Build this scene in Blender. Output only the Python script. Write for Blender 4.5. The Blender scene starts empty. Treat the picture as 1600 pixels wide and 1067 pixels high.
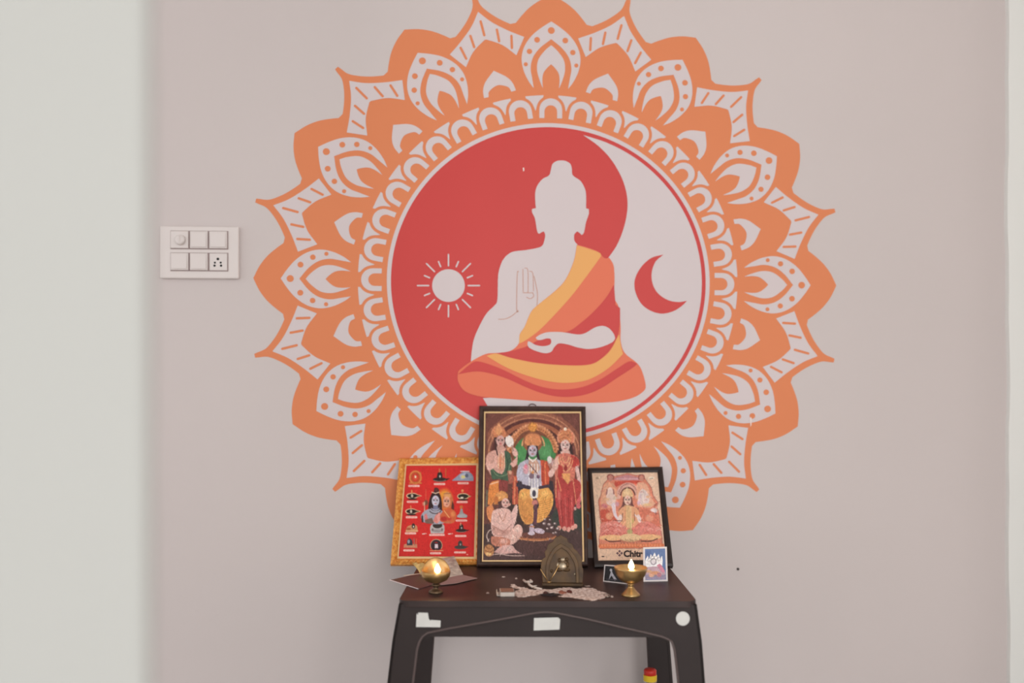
import bpy, bmesh, math, random
import numpy as np
from mathutils import Vector, Matrix
from mathutils.geometry import tessellate_polygon
random.seed(7); np.random.seed(7)
scene = bpy.context.scene
COL = scene.collection

# ------------------------------------------------------------------ camera
F, CX, CY = 1440.0, 800.0, 605.0          # focal length and principal point in photo pixels (1600 wide)
YAW = math.radians(3.0)
CAM = Vector((0.0, -2.05, 0.829))
FWD = Vector((math.sin(YAW), math.cos(YAW), 0)); RGT = Vector((math.cos(YAW), -math.sin(YAW), 0)); UP = Vector((0, 0, 1))
cd = bpy.data.cameras.new('camera'); cam = bpy.data.objects.new('camera', cd); COL.objects.link(cam)
cd.sensor_width = 36; cd.lens = F / 1600 * 36; cd.clip_start = 0.02
cd.shift_y = (CY - 533.5) / 1600
cam.location = CAM; cam.rotation_euler = (math.pi / 2, 0, -YAW)
cd.dof.use_dof = True; cd.dof.focus_distance = 1.82; cd.dof.aperture_fstop = 1.45
scene.camera = cam

# ------------------------------------------------------------------ daylight
w = bpy.data.worlds.new('World'); scene.world = w; w.use_nodes = True
bg = w.node_tree.nodes['Background']; bg.inputs[0].default_value = (0.985, 0.99, 1.0, 1); bg.inputs[1].default_value = 1.35
def area(name, loc, target, sx, sy, power, col):
    l = bpy.data.lights.new(name, 'AREA'); l.shape = 'RECTANGLE'; l.size = sx; l.size_y = sy; l.energy = power; l.color = col
    o = bpy.data.objects.new(name, l); COL.objects.link(o); o.location = loc
    o.rotation_euler = (Vector(target) - Vector(loc)).to_track_quat('-Z', 'Y').to_euler(); return o
area('window_light', (0.75, -5.6, 1.25), (0.1, 0, 0.6), 3.0, 1.8, 92, (1.0, 0.985, 0.97))
scene.view_settings.view_transform = 'Standard'; scene.view_settings.look = 'None'
scene.view_settings.gamma = 1; scene.view_settings.use_curve_mapping = False
scene.view_settings.exposure = -0.11

# ------------------------------------------------------------------ helpers
def ray(px, py): return FWD + RGT * ((px - CX) / F) - UP * ((py - CY) / F)
def hit(px, py, p0, n):
    d = ray(px, py); return CAM + d * ((p0 - CAM).dot(n) / d.dot(n))
def on_wall(px, py, y=0.0): return hit(px, py, Vector((0, y, 0)), Vector((0, 1, 0)))
def on_z(px, py, z): return hit(px, py, Vector((0, 0, z)), Vector((0, 0, 1)))
ZT = 0.46
def on_table(px, py): return on_z(px, py, ZT)

def lin(c): return tuple((v / 255 / 12.92 if v / 255 <= 0.04045 else ((v / 255 + 0.055) / 1.055) ** 2.4) for v in c)
KA = 1.15
def alb(c): return tuple(min(0.92, v * KA) for v in lin(c))
MATS = {}
def mat(name, rgb, rough=0.6, metal=0.0, spec=0.4, noise=0.0, nscale=20, bump=0.0, bscale=80, emit=None, estr=0, rgb2=None, coat=0, trans=0):
    if name in MATS: return MATS[name]
    m = bpy.data.materials.new(name); m.use_nodes = True; nt = m.node_tree; b = nt.nodes['Principled BSDF']
    c = alb(rgb); b.inputs['Base Color'].default_value = (*c, 1)
    b.inputs['Roughness'].default_value = rough; b.inputs['Metallic'].default_value = metal
    b.inputs['Specular IOR Level'].default_value = spec; b.inputs['Coat Weight'].default_value = coat
    b.inputs['Transmission Weight'].default_value = trans
    tc = nt.nodes.new('ShaderNodeTexCoord')
    if noise or rgb2:
        n = nt.nodes.new('ShaderNodeTexNoise'); n.inputs['Scale'].default_value = nscale; n.inputs['Detail'].default_value = 6
        nt.links.new(tc.outputs['Object'], n.inputs['Vector'])
        r = nt.nodes.new('ShaderNodeValToRGB'); r.color_ramp.elements[0].position = 0.35; r.color_ramp.elements[1].position = 0.65
        c2 = alb(rgb2) if rgb2 else tuple(v * (1 - noise) for v in c)
        r.color_ramp.elements[0].color = (*c2, 1); r.color_ramp.elements[1].color = (*c, 1)
        nt.links.new(n.outputs['Fac'], r.inputs['Fac']); nt.links.new(r.outputs['Color'], b.inputs['Base Color'])
    if bump:
        n = nt.nodes.new('ShaderNodeTexNoise'); n.inputs['Scale'].default_value = bscale; n.inputs['Detail'].default_value = 5
        nt.links.new(tc.outputs['Object'], n.inputs['Vector'])
        bp = nt.nodes.new('ShaderNodeBump'); bp.inputs['Strength'].default_value = bump; bp.inputs['Distance'].default_value = 0.002
        nt.links.new(n.outputs['Fac'], bp.inputs['Height']); nt.links.new(bp.outputs['Normal'], b.inputs['Normal'])
    if emit:
        b.inputs['Emission Color'].default_value = (*emit, 1); b.inputs['Emission Strength'].default_value = estr
    MATS[name] = m; return m

def link(name, me, m, parent=None, smooth=False):
    o = bpy.data.objects.new(name, me); COL.objects.link(o)
    if m is not None: me.materials.append(m)
    if smooth:
        for p in me.polygons: p.use_smooth = True
    if parent is not None: o.parent = parent; o.matrix_parent_inverse = parent.matrix_world.inverted()
    return o
def bmobj(name, bm, m, parent=None, smooth=False, recalc=True):
    if recalc: bmesh.ops.recalc_face_normals(bm, faces=bm.faces)
    me = bpy.data.meshes.new(name); bm.to_mesh(me); bm.free()
    return link(name, me, m, parent, smooth)
def empty(name, loc, label, cat, group=None):
    o = bpy.data.objects.new(name, None); o.empty_display_size = 0.05; COL.objects.link(o); o.location = loc
    o.matrix_world = Matrix.Translation(loc)
    o['label'] = label; o['category'] = cat
    if group: o['group'] = group
    return o
def tag(o, label, cat, group=None):
    o['label'] = label; o['category'] = cat
    if group: o['group'] = group
    return o
def struct(o, label): o['kind'] = 'structure'; o['label'] = label; return o

def add_poly(bm, pts, back=None):
    """flat polygon (concave allowed); with back (Vector) it gets thickness towards back"""
    P = [Vector(p) for p in pts]; tri = tessellate_polygon([P]); n = len(P)
    vs = [bm.verts.new(p) for p in P]
    nm = Vector((0, 0, 0))
    for i in range(n): nm += P[i].cross(P[(i + 1) % n])
    ref = -back if back is not None else CAM - P[0]
    def face(q):
        try: return bm.faces.new(q)
        except ValueError: return None
    for t in tri:
        q = [vs[i] for i in t]; c = (q[1].co - q[0].co).cross(q[2].co - q[0].co)
        face(q if c.dot(ref) >= 0 else q[::-1])
    if back is not None:
        vb = [bm.verts.new(p + back) for p in P]
        for t in tri:
            q = [vb[i] for i in t]; c = (q[1].co - q[0].co).cross(q[2].co - q[0].co)
            face(q if c.dot(ref) < 0 else q[::-1])
        flip = nm.dot(ref) < 0
        for i in range(n):
            q = (vs[i], vs[(i + 1) % n], vb[(i + 1) % n], vb[i]); face(q if flip else q[::-1])
def box(bm, p0, p1, M=None):
    x0, y0, z0 = p0; x1, y1, z1 = p1
    c = [(x0,y0,z0),(x1,y0,z0),(x1,y1,z0),(x0,y1,z0),(x0,y0,z1),(x1,y0,z1),(x1,y1,z1),(x0,y1,z1)]
    v = [bm.verts.new(M @ Vector(p) if M else p) for p in c]
    for f in ((0,3,2,1),(4,5,6,7),(0,1,5,4),(1,2,6,5),(2,3,7,6),(3,0,4,7)): bm.faces.new([v[i] for i in f])
def bevel(o, wd, seg=2, ang=30):
    b = o.modifiers.new('bevel', 'BEVEL'); b.width = wd; b.segments = seg; b.limit_method = 'ANGLE'; b.angle_limit = math.radians(ang)
    return o
def lathe(prof, seg=40, c=(0, 0, 0), rim=None):
    bm = bmesh.new(); rings = []
    for r, z in prof:
        ring = []
        for i in range(seg):
            a = 2 * math.pi * i / seg; rr, zz = (r, z) if rim is None else rim(r, z, a)
            ring.append(bm.verts.new((c[0] + rr * math.cos(a), c[1] + rr * math.sin(a), c[2] + zz)))
        rings.append(ring)
    for a, b in zip(rings, rings[1:]):
        for i in range(seg): bm.faces.new((a[i], a[(i + 1) % seg], b[(i + 1) % seg], b[i]))
    for ring in (rings[0], rings[-1]):
        try: bm.faces.new(ring)
        except ValueError: pass
    bmesh.ops.remove_doubles(bm, verts=bm.verts, dist=1e-6)
    return bm
def tube(bm, pts, r, seg=8, cap=True):
    pts = [Vector(p) for p in pts]; rings = []; n0 = None
    for i, p in enumerate(pts):
        t = (pts[min(i + 1, len(pts) - 1)] - pts[max(i - 1, 0)]).normalized()
        if n0 is None: n0 = t.orthogonal().normalized()
        n0 = (n0 - t * n0.dot(t)).normalized(); b = t.cross(n0)
        rr = r[i] if isinstance(r, (list, tuple)) else r
        rings.append([bm.verts.new(p + (n0 * math.cos(2 * math.pi * k / seg) + b * math.sin(2 * math.pi * k / seg)) * rr) for k in range(seg)])
    for a, b in zip(rings, rings[1:]):
        for k in range(seg): bm.faces.new((a[k], a[(k + 1) % seg], b[(k + 1) % seg], b[k]))
    if cap: bm.faces.new(list(reversed(rings[0]))); bm.faces.new(rings[-1])

def smooth_path(pts, closed=True, sub=5, sharp=50):
    """Catmull-Rom through traced points, keeping sharp corners"""
    P = [np.array(p, float) for p in pts]; n = len(P); isS = []
    for i in range(n):
        if not closed and i in (0, n - 1): isS.append(True); continue
        a = P[i] - P[i - 1]; b = P[(i + 1) % n] - P[i]
        ang = abs(math.degrees(math.atan2(a[0] * b[1] - a[1] * b[0], a.dot(b)))); isS.append(ang > sharp)
    out = []
    for i in range(n if closed else n - 1):
        j = (i + 1) % n; p1, p2 = P[i], P[j]
        p0 = P[i - 1] if not isS[i] else p1 - (p2 - p1); p3 = P[(j + 1) % n] if not isS[j] else p2 + (p2 - p1)
        for k in range(sub):
            t = k / sub
            out.append(0.5 * (2 * p1 + (p2 - p0) * t + (2 * p0 - 5 * p1 + 4 * p2 - p3) * t * t + (3 * p1 - p0 - 3 * p2 + p3) * t ** 3))
    if not closed: out.append(P[-1])
    return [tuple(p) for p in out]
def stroke_poly(a, b, wd, caps=5):
    a, b = np.array(a, float), np.array(b, float); d = (b - a) / np.linalg.norm(b - a); n = np.array([-d[1], d[0]]); th = math.atan2(n[1], n[0]); o = []
    for k in range(caps + 1):
        t = th + math.pi * k / caps; o.append(a + wd / 2 * np.array([math.cos(t), math.sin(t)]))
    for k in range(caps + 1):
        t = th + math.pi + math.pi * k / caps; o.append(b + wd / 2 * np.array([math.cos(t), math.sin(t)]))
    return [tuple(p) for p in o]
def circ(cx, cy, r, n=20, ry=None): return [(cx + r * math.cos(2 * math.pi * k / n), cy + (ry or r) * math.sin(2 * math.pi * k / n)) for k in range(n)]
def ribbon(pts, wd):
    P = [np.array(p, float) for p in pts]; L = []; R = []
    for i in range(len(P)):
        d = P[min(i + 1, len(P) - 1)] - P[max(i - 1, 0)]; d /= np.linalg.norm(d); n = np.array([-d[1], d[0]]) * wd / 2
        L.append(tuple(P[i] + n)); R.append(tuple(P[i] - n))
    return L + R[::-1]

# ------------------------------------------------------------------ the setting
M_wall = mat('wall_paint', (199, 189, 187), 0.75, spec=0.25, noise=0.03, nscale=1.6, bump=0.06, bscale=160)
M_white = mat('white_wall_paint', (214, 212, 207), 0.7, spec=0.3, noise=0.02, nscale=2, bump=0.05, bscale=120)
M_floor = mat('floor_tile', (168, 164, 160), 0.35, noise=0.08, nscale=5)
def slab(name, p0, p1, m, label):
    bm = bmesh.new(); box(bm, p0, p1); return struct(bmobj(name, bm, m), label)
XT = on_wall(1576, 560, y=-0.012).x; XR = XT + 0.07
slab('floor', (-3.2, -7, -0.05), (3.6, 0.0, 0.0), M_floor, 'pale tiled floor of the room')
slab('ceiling', (-3.2, -4.6, 2.45), (3.6, 0.12, 2.72), M_white, 'white ceiling above the mural wall')
slab('wall_back', (-3.2, 0.0, 0.0), (XR + 0.12, 0.12, 2.45), M_wall, 'pale pinkish painted wall carrying the mural')
# side wall: slightly uneven plastered edge
bm = bmesh.new(); n = 60; fr = []; 
for i in range(n + 1):
    z = 2.45 * i / n; dx = 0.0
    fr.append([bm.verts.new((XR + dx, 0.0, z)), bm.verts.new((XR + 0.001, -0.05, z)), bm.verts.new((XR, -0.9, z)), bm.verts.new((XR + 0.12, -0.9, z)), bm.verts.new((XR + 0.12, 0.0, z))])
for a, b in zip(fr, fr[1:]):
    for k in range(5): bm.faces.new((a[k], a[(k + 1) % 5], b[(k + 1) % 5], b[k]))
bm.faces.new(fr[0]); bm.faces.new(fr[-1])
struct(bmobj('wall_right', bm, M_white), 'white side wall at the right edge of the photo')
bm = bmesh.new(); n = 70; fr = []        # white plastered strip in the corner, its edge slightly uneven
for i in range(n + 1):
    z = 2.45 * i / n; dx = 0.0016 * math.sin(z * 9.0) + 0.0012 * math.sin(z * 23 + 1) + random.uniform(-0.0007, 0.0007) - 0.0025 * (z - 0.9)
    fr.append([bm.verts.new((XT + dx, 0.0, z)), bm.verts.new((XT + dx + 0.001, -0.012, z)), bm.verts.new((XR, -0.012, z)), bm.verts.new((XR, 0.0, z))])
for a, b in zip(fr, fr[1:]):
    for k in range(4): bm.faces.new((a[k], a[(k + 1) % 4], b[(k + 1) % 4], b[k]))
bm.faces.new(fr[0]); bm.faces.new(fr[-1])
struct(bmobj('trim_1', bm, mat('trim_paint', (226, 226, 223), 0.6, spec=0.3)), 'white plastered corner strip at the right edge')
# near wall end (door reveal) at the left of the lens, out of focus
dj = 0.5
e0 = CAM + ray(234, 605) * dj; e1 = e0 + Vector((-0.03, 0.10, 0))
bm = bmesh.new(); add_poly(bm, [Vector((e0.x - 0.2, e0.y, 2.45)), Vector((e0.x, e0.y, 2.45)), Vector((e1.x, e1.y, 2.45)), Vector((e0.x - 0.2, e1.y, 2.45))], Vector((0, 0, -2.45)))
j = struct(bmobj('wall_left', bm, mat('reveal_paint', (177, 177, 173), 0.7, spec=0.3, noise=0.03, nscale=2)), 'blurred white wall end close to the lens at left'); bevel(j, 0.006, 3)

# ------------------------------------------------------------------ the wall mural
H = np.array([[1.04581, -0.00722, 858.97724], [0.02973, 0.99631, 440.39536], [3.7754e-5, -0.12909e-5, 1.0]]); HI = np.linalg.inv(H)
def d2p(x, y): q = H @ np.array([x, y, 1.0]); return q[0] / q[2], q[1] / q[2]
def p2d(px, py): q = HI @ np.array([px, py, 1.0]); return q[0] / q[2], q[1] / q[2]
def motif(pts, A, ox, oy, s):          # traced points around the axis at angle A -> (radial, tangential)
    a = math.radians(A); o = []
    for X, Y in pts:
        x, y = p2d(ox + X * s, oy + Y * s); o.append((x * math.sin(a) - y * math.cos(a), x * math.cos(a) + y * math.sin(a)))
    return o
def place(uv, B):
    b = math.radians(B); return [(u * math.sin(b) + v * math.cos(b), -u * math.cos(b) + v * math.sin(b)) for u, v in uv]
def mir(uv): return [(u, -v) for u, v in uv]
LAY = 0.00035
def design_poly(bm, pts, layer):
    P = [on_wall(*d2p(x, y), y=-LAY * layer) for x, y in pts]; add_poly(bm, P)
def px_poly(bm, pts, layer):  # traced point on the wall plane
    add_poly(bm, [on_wall(x, y, y=-LAY * layer) for x, y in pts])
M_or = mat('mural_orange', (214, 128, 86), 0.6, spec=0.3, noise=0.02, nscale=3)
M_mw = mat('mural_white', (205, 193, 194), 0.65, spec=0.3, noise=0.02, nscale=3)
M_red = mat('mural_red', (195, 60, 57), 0.5, spec=0.35, noise=0.03, nscale=4)
M_robe = mat('mural_robe_orange', (216, 110, 80), 0.5, spec=0.3)
M_yel = mat('mural_yellow', (222, 161, 93), 0.5, spec=0.3)
M_line = mat('mural_line', (190, 140, 122), 0.6)
mural = empty('wall_mural', on_wall(*d2p(0, 0)), 'large round orange mandala wall mural with seated figure, sun and crescent moon', 'mural')
B1 = (1100, 340, 220 / 1067); B2 = (1060, 80, 280 / 1067)
pet = motif([(1003, 515), (960, 425), (905, 350), (840, 290), (775, 240)], 90, *B1)
spk = motif([(452, 448), (443, 370), (443, 300), (455, 230), (485, 187), (491, 172), (478, 154), (465, 155)], 45, *B2)
tipu = motif([(484, 162)], 45, *B2)[0][0]
half_pet = [(pet[0][0], 0.0)] + [(u, abs(v)) for u, v in pet[1:]]
right_sp = [(u, v) for u, v in spk if v > 0.8]     # clockwise side of a spike, valley to tip
right_sp = right_sp[:5]
sector = []
vr = math.hypot(*half_pet[-1])
hp = smooth_path(half_pet[:-1] + [half_pet[-1]], closed=False, sub=4)
sp = smooth_path(right_sp + [(tipu + 0.5, 3.0)], closed=False, sub=4)
outline = []
for k in range(12):
    outline += place(mir(hp)[::-1][1:], 30 * k) + place(hp[1:-1], 30 * k)
    spm = mir(sp)
    outline += place(spm[1:], 30 * k + 15) + place(sp[::-1][:-1], 30 * k + 15)
bm = bmesh.new(); design_poly(bm, outline, 1)
mandala = bmobj('mandala', bm, M_or, mural); mandala['label'] = 'orange mandala with twelve rounded and twelve pointed petals'
crO = motif([(303, 380), (360, 340), (440, 305), (530, 292), (620, 315), (700, 370), (760, 440), (808, 515)], 90, *B1)
crI = motif([(675, 512), (610, 430), (540, 378), (460, 358), (380, 368)], 90, *B1)
drO = motif([(305, 447), (360, 425), (440, 405), (520, 415), (590, 465), (630, 513)], 90, *B1)
drI = motif([(487, 512), (460, 480), (420, 452), (370, 443)], 90, *B1)
def symm(O, I):
    O = [(u, -abs(v)) for u, v in O[:-1]] + [(O[-1][0], 0)]; I = [(I[0][0], 0)] + [(u, -abs(v)) for u, v in I[1:]]
    return smooth_path(O[:-1] + [O[-1]] + mir(O[:-1])[::-1] + mir(I[1:])[::-1] + [I[0]] + I[1:], sharp=48)
cres = symm(crO, crI); drop = symm(drO, drI)
dots = [(motif([(740, 513)], 90, *B1)[0][0], 0, 5.4)]
for X, Y, r in ((668, 407, 4.5), (580, 350, 4.2), (483, 322, 3.2)):
    u, v = motif([(X, Y)], 90, *B1)[0]; dots += [(u, v, r), (u, -v, r)]
ch = motif([(413, 232), (403, 330), (410, 440), (425, 535), (308, 548), (318, 450), (300, 360)], 45, *B2)
ch = [(ch[0][0], 0.0)] + [(u, abs(v)) for u, v in ch[1:]]
ci = motif([(290, 347)], 45, *B2)[0][0]
chev = smooth_path(ch + [(ci, 0.0)] + mir(ch[1:])[::-1], sharp=35)
dash = [motif(p, 45, *B2) for p in ([(375, 275), (315, 332)], [(380, 378), (328, 422)], [(392, 468), (332, 505)])]
dash = [[(dash[0][0][0], 0), (dash[0][1][0], 0)]] + dash[1:] + [mir(d) for d in dash[1:]]
mo = motif([(432, 95), (385, 180), (340, 225), (285, 248), (275, 215), (310, 190), (328, 140)], 75, *B1)
mo = [(mo[0][0], 0.0)] + [(u, abs(v)) for u, v in mo[1:6]] + [(mo[6][0], 0)]
leaf = smooth_path(mo + mir(mo[1:6])[::-1], sharp=50)
for k in range(12):
    bm = bmesh.new(); design_poly(bm, place(cres, 30 * k), 2); bmobj('petal_crescent', bm, M_mw, mandala)
    bm = bmesh.new(); design_poly(bm, place(drop, 30 * k), 2); bmobj('petal_drop', bm, M_mw, mandala)
    for u, v, r in dots:
        bm = bmesh.new(); design_poly(bm, place(circ(u, v, r, 14), 30 * k), 3); bmobj('petal_dot', bm, M_or, mandala)
    bm = bmesh.new(); design_poly(bm, place(chev, 30 * k + 15), 2); bmobj('chevron', bm, M_mw, mandala)
    for a, b in dash:
        bm = bmesh.new(); design_poly(bm, place(stroke_poly(a, b, 3.8), 30 * k + 15), 3); bmobj('chevron_dash', bm, M_or, mandala)
    bm = bmesh.new(); design_poly(bm, place(leaf, 30 * k + 15), 2); bmobj('leaf_crescent', bm, M_mw, mandala)
# ring of 36 small arches with little wedges between them
u0, ua, uai = [motif([p], 90, *B1)[0][0] for p in ((80, 510), (230, 510), (178, 510))]
ro, ri = 17.6, 9.8; uc = ua - ro; uci = uai - ri
arch = [(u0, -ro)] + [(uc + ro * math.sin(t), -ro * math.cos(t)) for t in np.linspace(0, math.pi, 15)] + [(u0, ro), (u0, ri)] + \
       [(uci + ri * math.sin(t), ri * math.cos(t)) for t in np.linspace(0, math.pi, 11)] + [(u0, -ri)]
rout = motif([(246, 380)], 85, *B1); ro2 = math.hypot(*rout[0]) + 0.5
def wedge_shape():
    R = ro + 4.6; cu, cv = uc * math.cos(math.radians(5)), uc * math.sin(math.radians(5)); side = []
    for v in np.linspace(0.4, 13.4, 9):
        s = R * R - (cv - v) ** 2
        u = cu + math.sqrt(max(s, 0))
        if math.hypot(u, v) < ro2 - 0.3: side.append((u, v))
    a = math.atan2(side[-1][1], side[-1][0]) * 1.04
    top = [(ro2 * math.cos(t), ro2 * math.sin(t)) for t in np.linspace(a, -a, 7)]
    return side + top + mir(side)[::-1]
wdg = wedge_shape()
for k in range(36):
    bm = bmesh.new(); design_poly(bm, place(arch, 10 * k), 2); bmobj('arch', bm, M_mw, mandala)
    bm = bmesh.new(); design_poly(bm, place(wdg, 10 * k + 5), 2); bmobj('wedge', bm, M_mw, mandala)
# centre disc
rw = p2d(1108.9, 447)[0]; rw = 0.5 * (rw + 248.8); rr = rw - 6.3; rin = rr - 6.0
def dcirc(r, n=180): return [(r * math.sin(2 * math.pi * k / n), -r * math.cos(2 * math.pi * k / n)) for k in range(n)]
bm = bmesh.new(); design_poly(bm, dcirc(rw), 2); disc = bmobj('disc_border', bm, M_mw, mural)
bm = bmesh.new(); design_poly(bm, dcirc(rr), 3); red = bmobj('red_disc', bm, M_red, mural); red['label'] = 'red half of the centre disc'
Z7 = lambda X, Y: (600 + X * 0.31875, 180 + Y * 0.31875)
Z8 = lambda X, Y: (600 + X * 0.31875, 360 + Y * 0.31875)
Z4 = lambda X, Y: (770 + X * 190 / 1067, 240 + Y * 190 / 1067)
Z5 = lambda X, Y: (720 + X * 300 / 1231, 380 + Y * 300 / 1231)
lobe = smooth_path([Z7(*p) for p in ((1105, 692), (1140, 640), (1168, 575), (1188, 500), (1194, 430), (1185, 365), (1160, 295), (1112, 215), (1050, 150), (976, 97))], closed=False)
arc = [d2p(rin * math.sin(t), -rin * math.cos(t)) for t in np.linspace(math.radians(19), math.radians(205), 80)]
field = lobe + arc + [Z8(560, 930), Z8(520, 880), Z8(485, 822), Z8(800, 800), Z8(1000, 500), Z8(1050, 200)]
bm = bmesh.new(); px_poly(bm, field, 4); bmobj('moon_field', bm, M_mw, mural)
body = [Z4(*p) for p in ((600, 60), (640, 65), (680, 90), (693, 130), (697, 180), (720, 205), (770, 240), (805, 300), (818, 360), (818, 480), (842, 487), (842, 530), (818, 600), (800, 690), (780, 715), (755, 690), (738, 683), (715, 710), (715, 760), (735, 790))]
body += [Z5(760, 20), Z5(700, 400), Z5(600, 720), Z5(200, 780), Z5(70, 765)]
body += [Z5(*p) for p in ((65, 750), (80, 630), (115, 540), (165, 450), (215, 400), (235, 360), (240, 200), (265, 115))]
body += [Z4(*p) for p in ((85, 940), (120, 895), (180, 860), (300, 845), (400, 825), (435, 805), (450, 770), (460, 715), (448, 683), (430, 688), (410, 703), (395, 695), (385, 660), (370, 570), (345, 515), (345, 485), (378, 478), (372, 400), (375, 325), (400, 265), (440, 220), (480, 200), (500, 180), (512, 130), (525, 90), (560, 65))]
bm = bmesh.new(); px_poly(bm, smooth_path(body, sub=4), 5); fig = bmobj('seated_figure', bm, M_mw, mural); fig['label'] = 'pale seated meditating silhouette with raised hand'
robe = [Z8(*p) for p in ((362, 700), (375, 680), (430, 640), (500, 605), (560, 600), (620, 590), (660, 555), (665, 510), (690, 470), (720, 400), (760, 360), (840, 295), (890, 240), (930, 150), (945, 70), (1000, 85), (1050, 105), (1080, 135), (1105, 135), (1125, 170), (1130, 230), (1130, 330), (1150, 375), (1160, 470), (1160, 540), (1180, 600), (1240, 650), (1265, 690), (1283, 760), (1270, 790), (1220, 820), (1130, 840), (1000, 845), (800, 840), (600, 825), (480, 815), (400, 790), (365, 745))]
bm = bmesh.new(); px_poly(bm, smooth_path(robe, sub=4), 6); rb = bmobj('robe', bm, M_robe, mural); rb['label'] = 'orange robe with yellow and red folds'
def sub(name, pts, m, layer, sm=4):
    bm = bmesh.new(); px_poly(bm, smooth_path(pts, sub=sm), layer); return bmobj(name, bm, m, rb)
sub('robe_sash', [Z8(*p) for p in ((946, 72), (1050, 106), (1065, 125), (1000, 215), (920, 320), (830, 420), (760, 490), (700, 535), (662, 555), (666, 510), (691, 470), (721, 400), (761, 360), (841, 296), (891, 241), (931, 151))], M_yel, 7)
sub('robe_red_fold', [Z5(*p) for p in ((982, 265), (930, 350), (850, 440), (770, 510), (700, 560), (600, 590), (500, 620), (425, 660), (325, 690), (230, 706), (330, 735), (500, 768), (700, 782), (830, 775), (900, 740), (960, 680), (1005, 600), (1020, 500), (1021, 415), (992, 395))], M_red, 7)
sub('robe_yellow_band', [Z5(*p) for p in ((165, 722), (230, 708), (330, 738), (500, 770), (700, 784), (830, 778), (900, 742), (960, 685), (1005, 600), (1016, 585), (1025, 650), (1040, 710), (960, 790), (870, 850), (780, 885), (660, 895), (540, 880), (400, 840), (280, 790))], M_yel, 8)
sub('robe_red_band', [Z5(*p) for p in ((-18, 840), (60, 775), (100, 757), (170, 772), (280, 815), (400, 875), (500, 915), (600, 935), (700, 935), (800, 915), (900, 870), (1000, 805), (1080, 757), (1132, 772), (1100, 800), (1000, 865), (900, 930), (800, 970), (700, 985), (600, 980), (500, 955), (400, 915), (300, 870), (200, 837), (100, 822))], M_red, 7)
arm = [Z5(*p) for p in ((480, 605), (510, 585), (560, 570), (650, 570), (750, 585), (800, 575), (860, 540), (910, 530), (950, 545), (980, 580), (990, 610), (970, 635), (900, 665), (820, 678), (750, 668), (690, 650), (630, 642), (600, 665), (580, 695), (540, 705), (480, 690), (440, 670), (428, 650), (430, 630), (445, 632), (480, 652), (530, 660), (570, 650), (580, 630), (575, 612), (550, 610), (515, 620), (490, 618))]
bm = bmesh.new(); px_poly(bm, smooth_path(arm, sub=4), 9); bmobj('resting_arm', bm, M_mw, fig)
for pts in ([(372, 182), (362, 200), (358, 420), (370, 438)], [(398, 165), (400, 312)], [(408, 158), (430, 175), (431, 315)], [(398, 317), (465, 318)], [(440, 178), (462, 195), (466, 308)], [(470, 210), (482, 270), (492, 330), (488, 400)], [(370, 430), (325, 467), (285, 485), (240, 488)], [(462, 320), (468, 340), (445, 355), (420, 345)]):
    bm = bmesh.new(); px_poly(bm, ribbon(smooth_path([Z5(*p) for p in pts], closed=False, sub=4, sharp=120), 1.0), 6); bmobj('hand_line', bm, M_line, fig)
sx, sy = Z7(316, 835)
bm = bmesh.new(); px_poly(bm, circ(sx, sy, 25.5, 48), 4); sun = bmobj('sun', bm, M_mw, mural)
for k in range(16):
    a = math.pi * k / 8; r0, r1 = (31, 48.5) if k % 2 == 0 else (32, 40.5)
    bm = bmesh.new(); px_poly(bm, stroke_poly((sx + r0 * math.sin(a), sy - r0 * math.cos(a)), (sx + r1 * math.sin(a), sy - r1 * math.cos(a)), 2.3), 4)
    bmobj('sun_ray', bm, M_mw, sun)
moon = [Z8(*p) for p in ((1370, 118), (1310, 135), (1260, 180), (1230, 240), (1232, 300), (1262, 360), (1310, 395), (1365, 408), (1420, 395), (1460, 370), (1485, 345), (1440, 351), (1390, 340), (1345, 310), (1318, 265), (1312, 210), (1330, 155))]
bm = bmesh.new(); px_poly(bm, smooth_path(moon), 5); bmobj('moon', bm, M_red, mural)
# chips in the paint
for pts in ([(817, 262), (819, 262), (819, 267), (817.4, 268)], [(1172, 652), (1174, 652), (1174, 664), (1172.6, 667)]):
    bm = bmesh.new(); px_poly(bm, pts, 5); bmobj('paint_chip', bm, mat('chip', (232, 215, 208)), mural)
bm = lathe([(0, 0.004), (0.0022, 0.0035), (0.003, 0.001), (0.003, 0)], 12); p = on_wall(1153, 889)
for v in bm.verts: v.co = Vector((p.x + v.co.x, -v.co.z, p.z + v.co.y))
tag(bmobj('wall_nail', bm, mat('nail', (60, 52, 50), 0.4, 0.6)), 'tiny dark nail head in the wall right of the table', 'nail')

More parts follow.
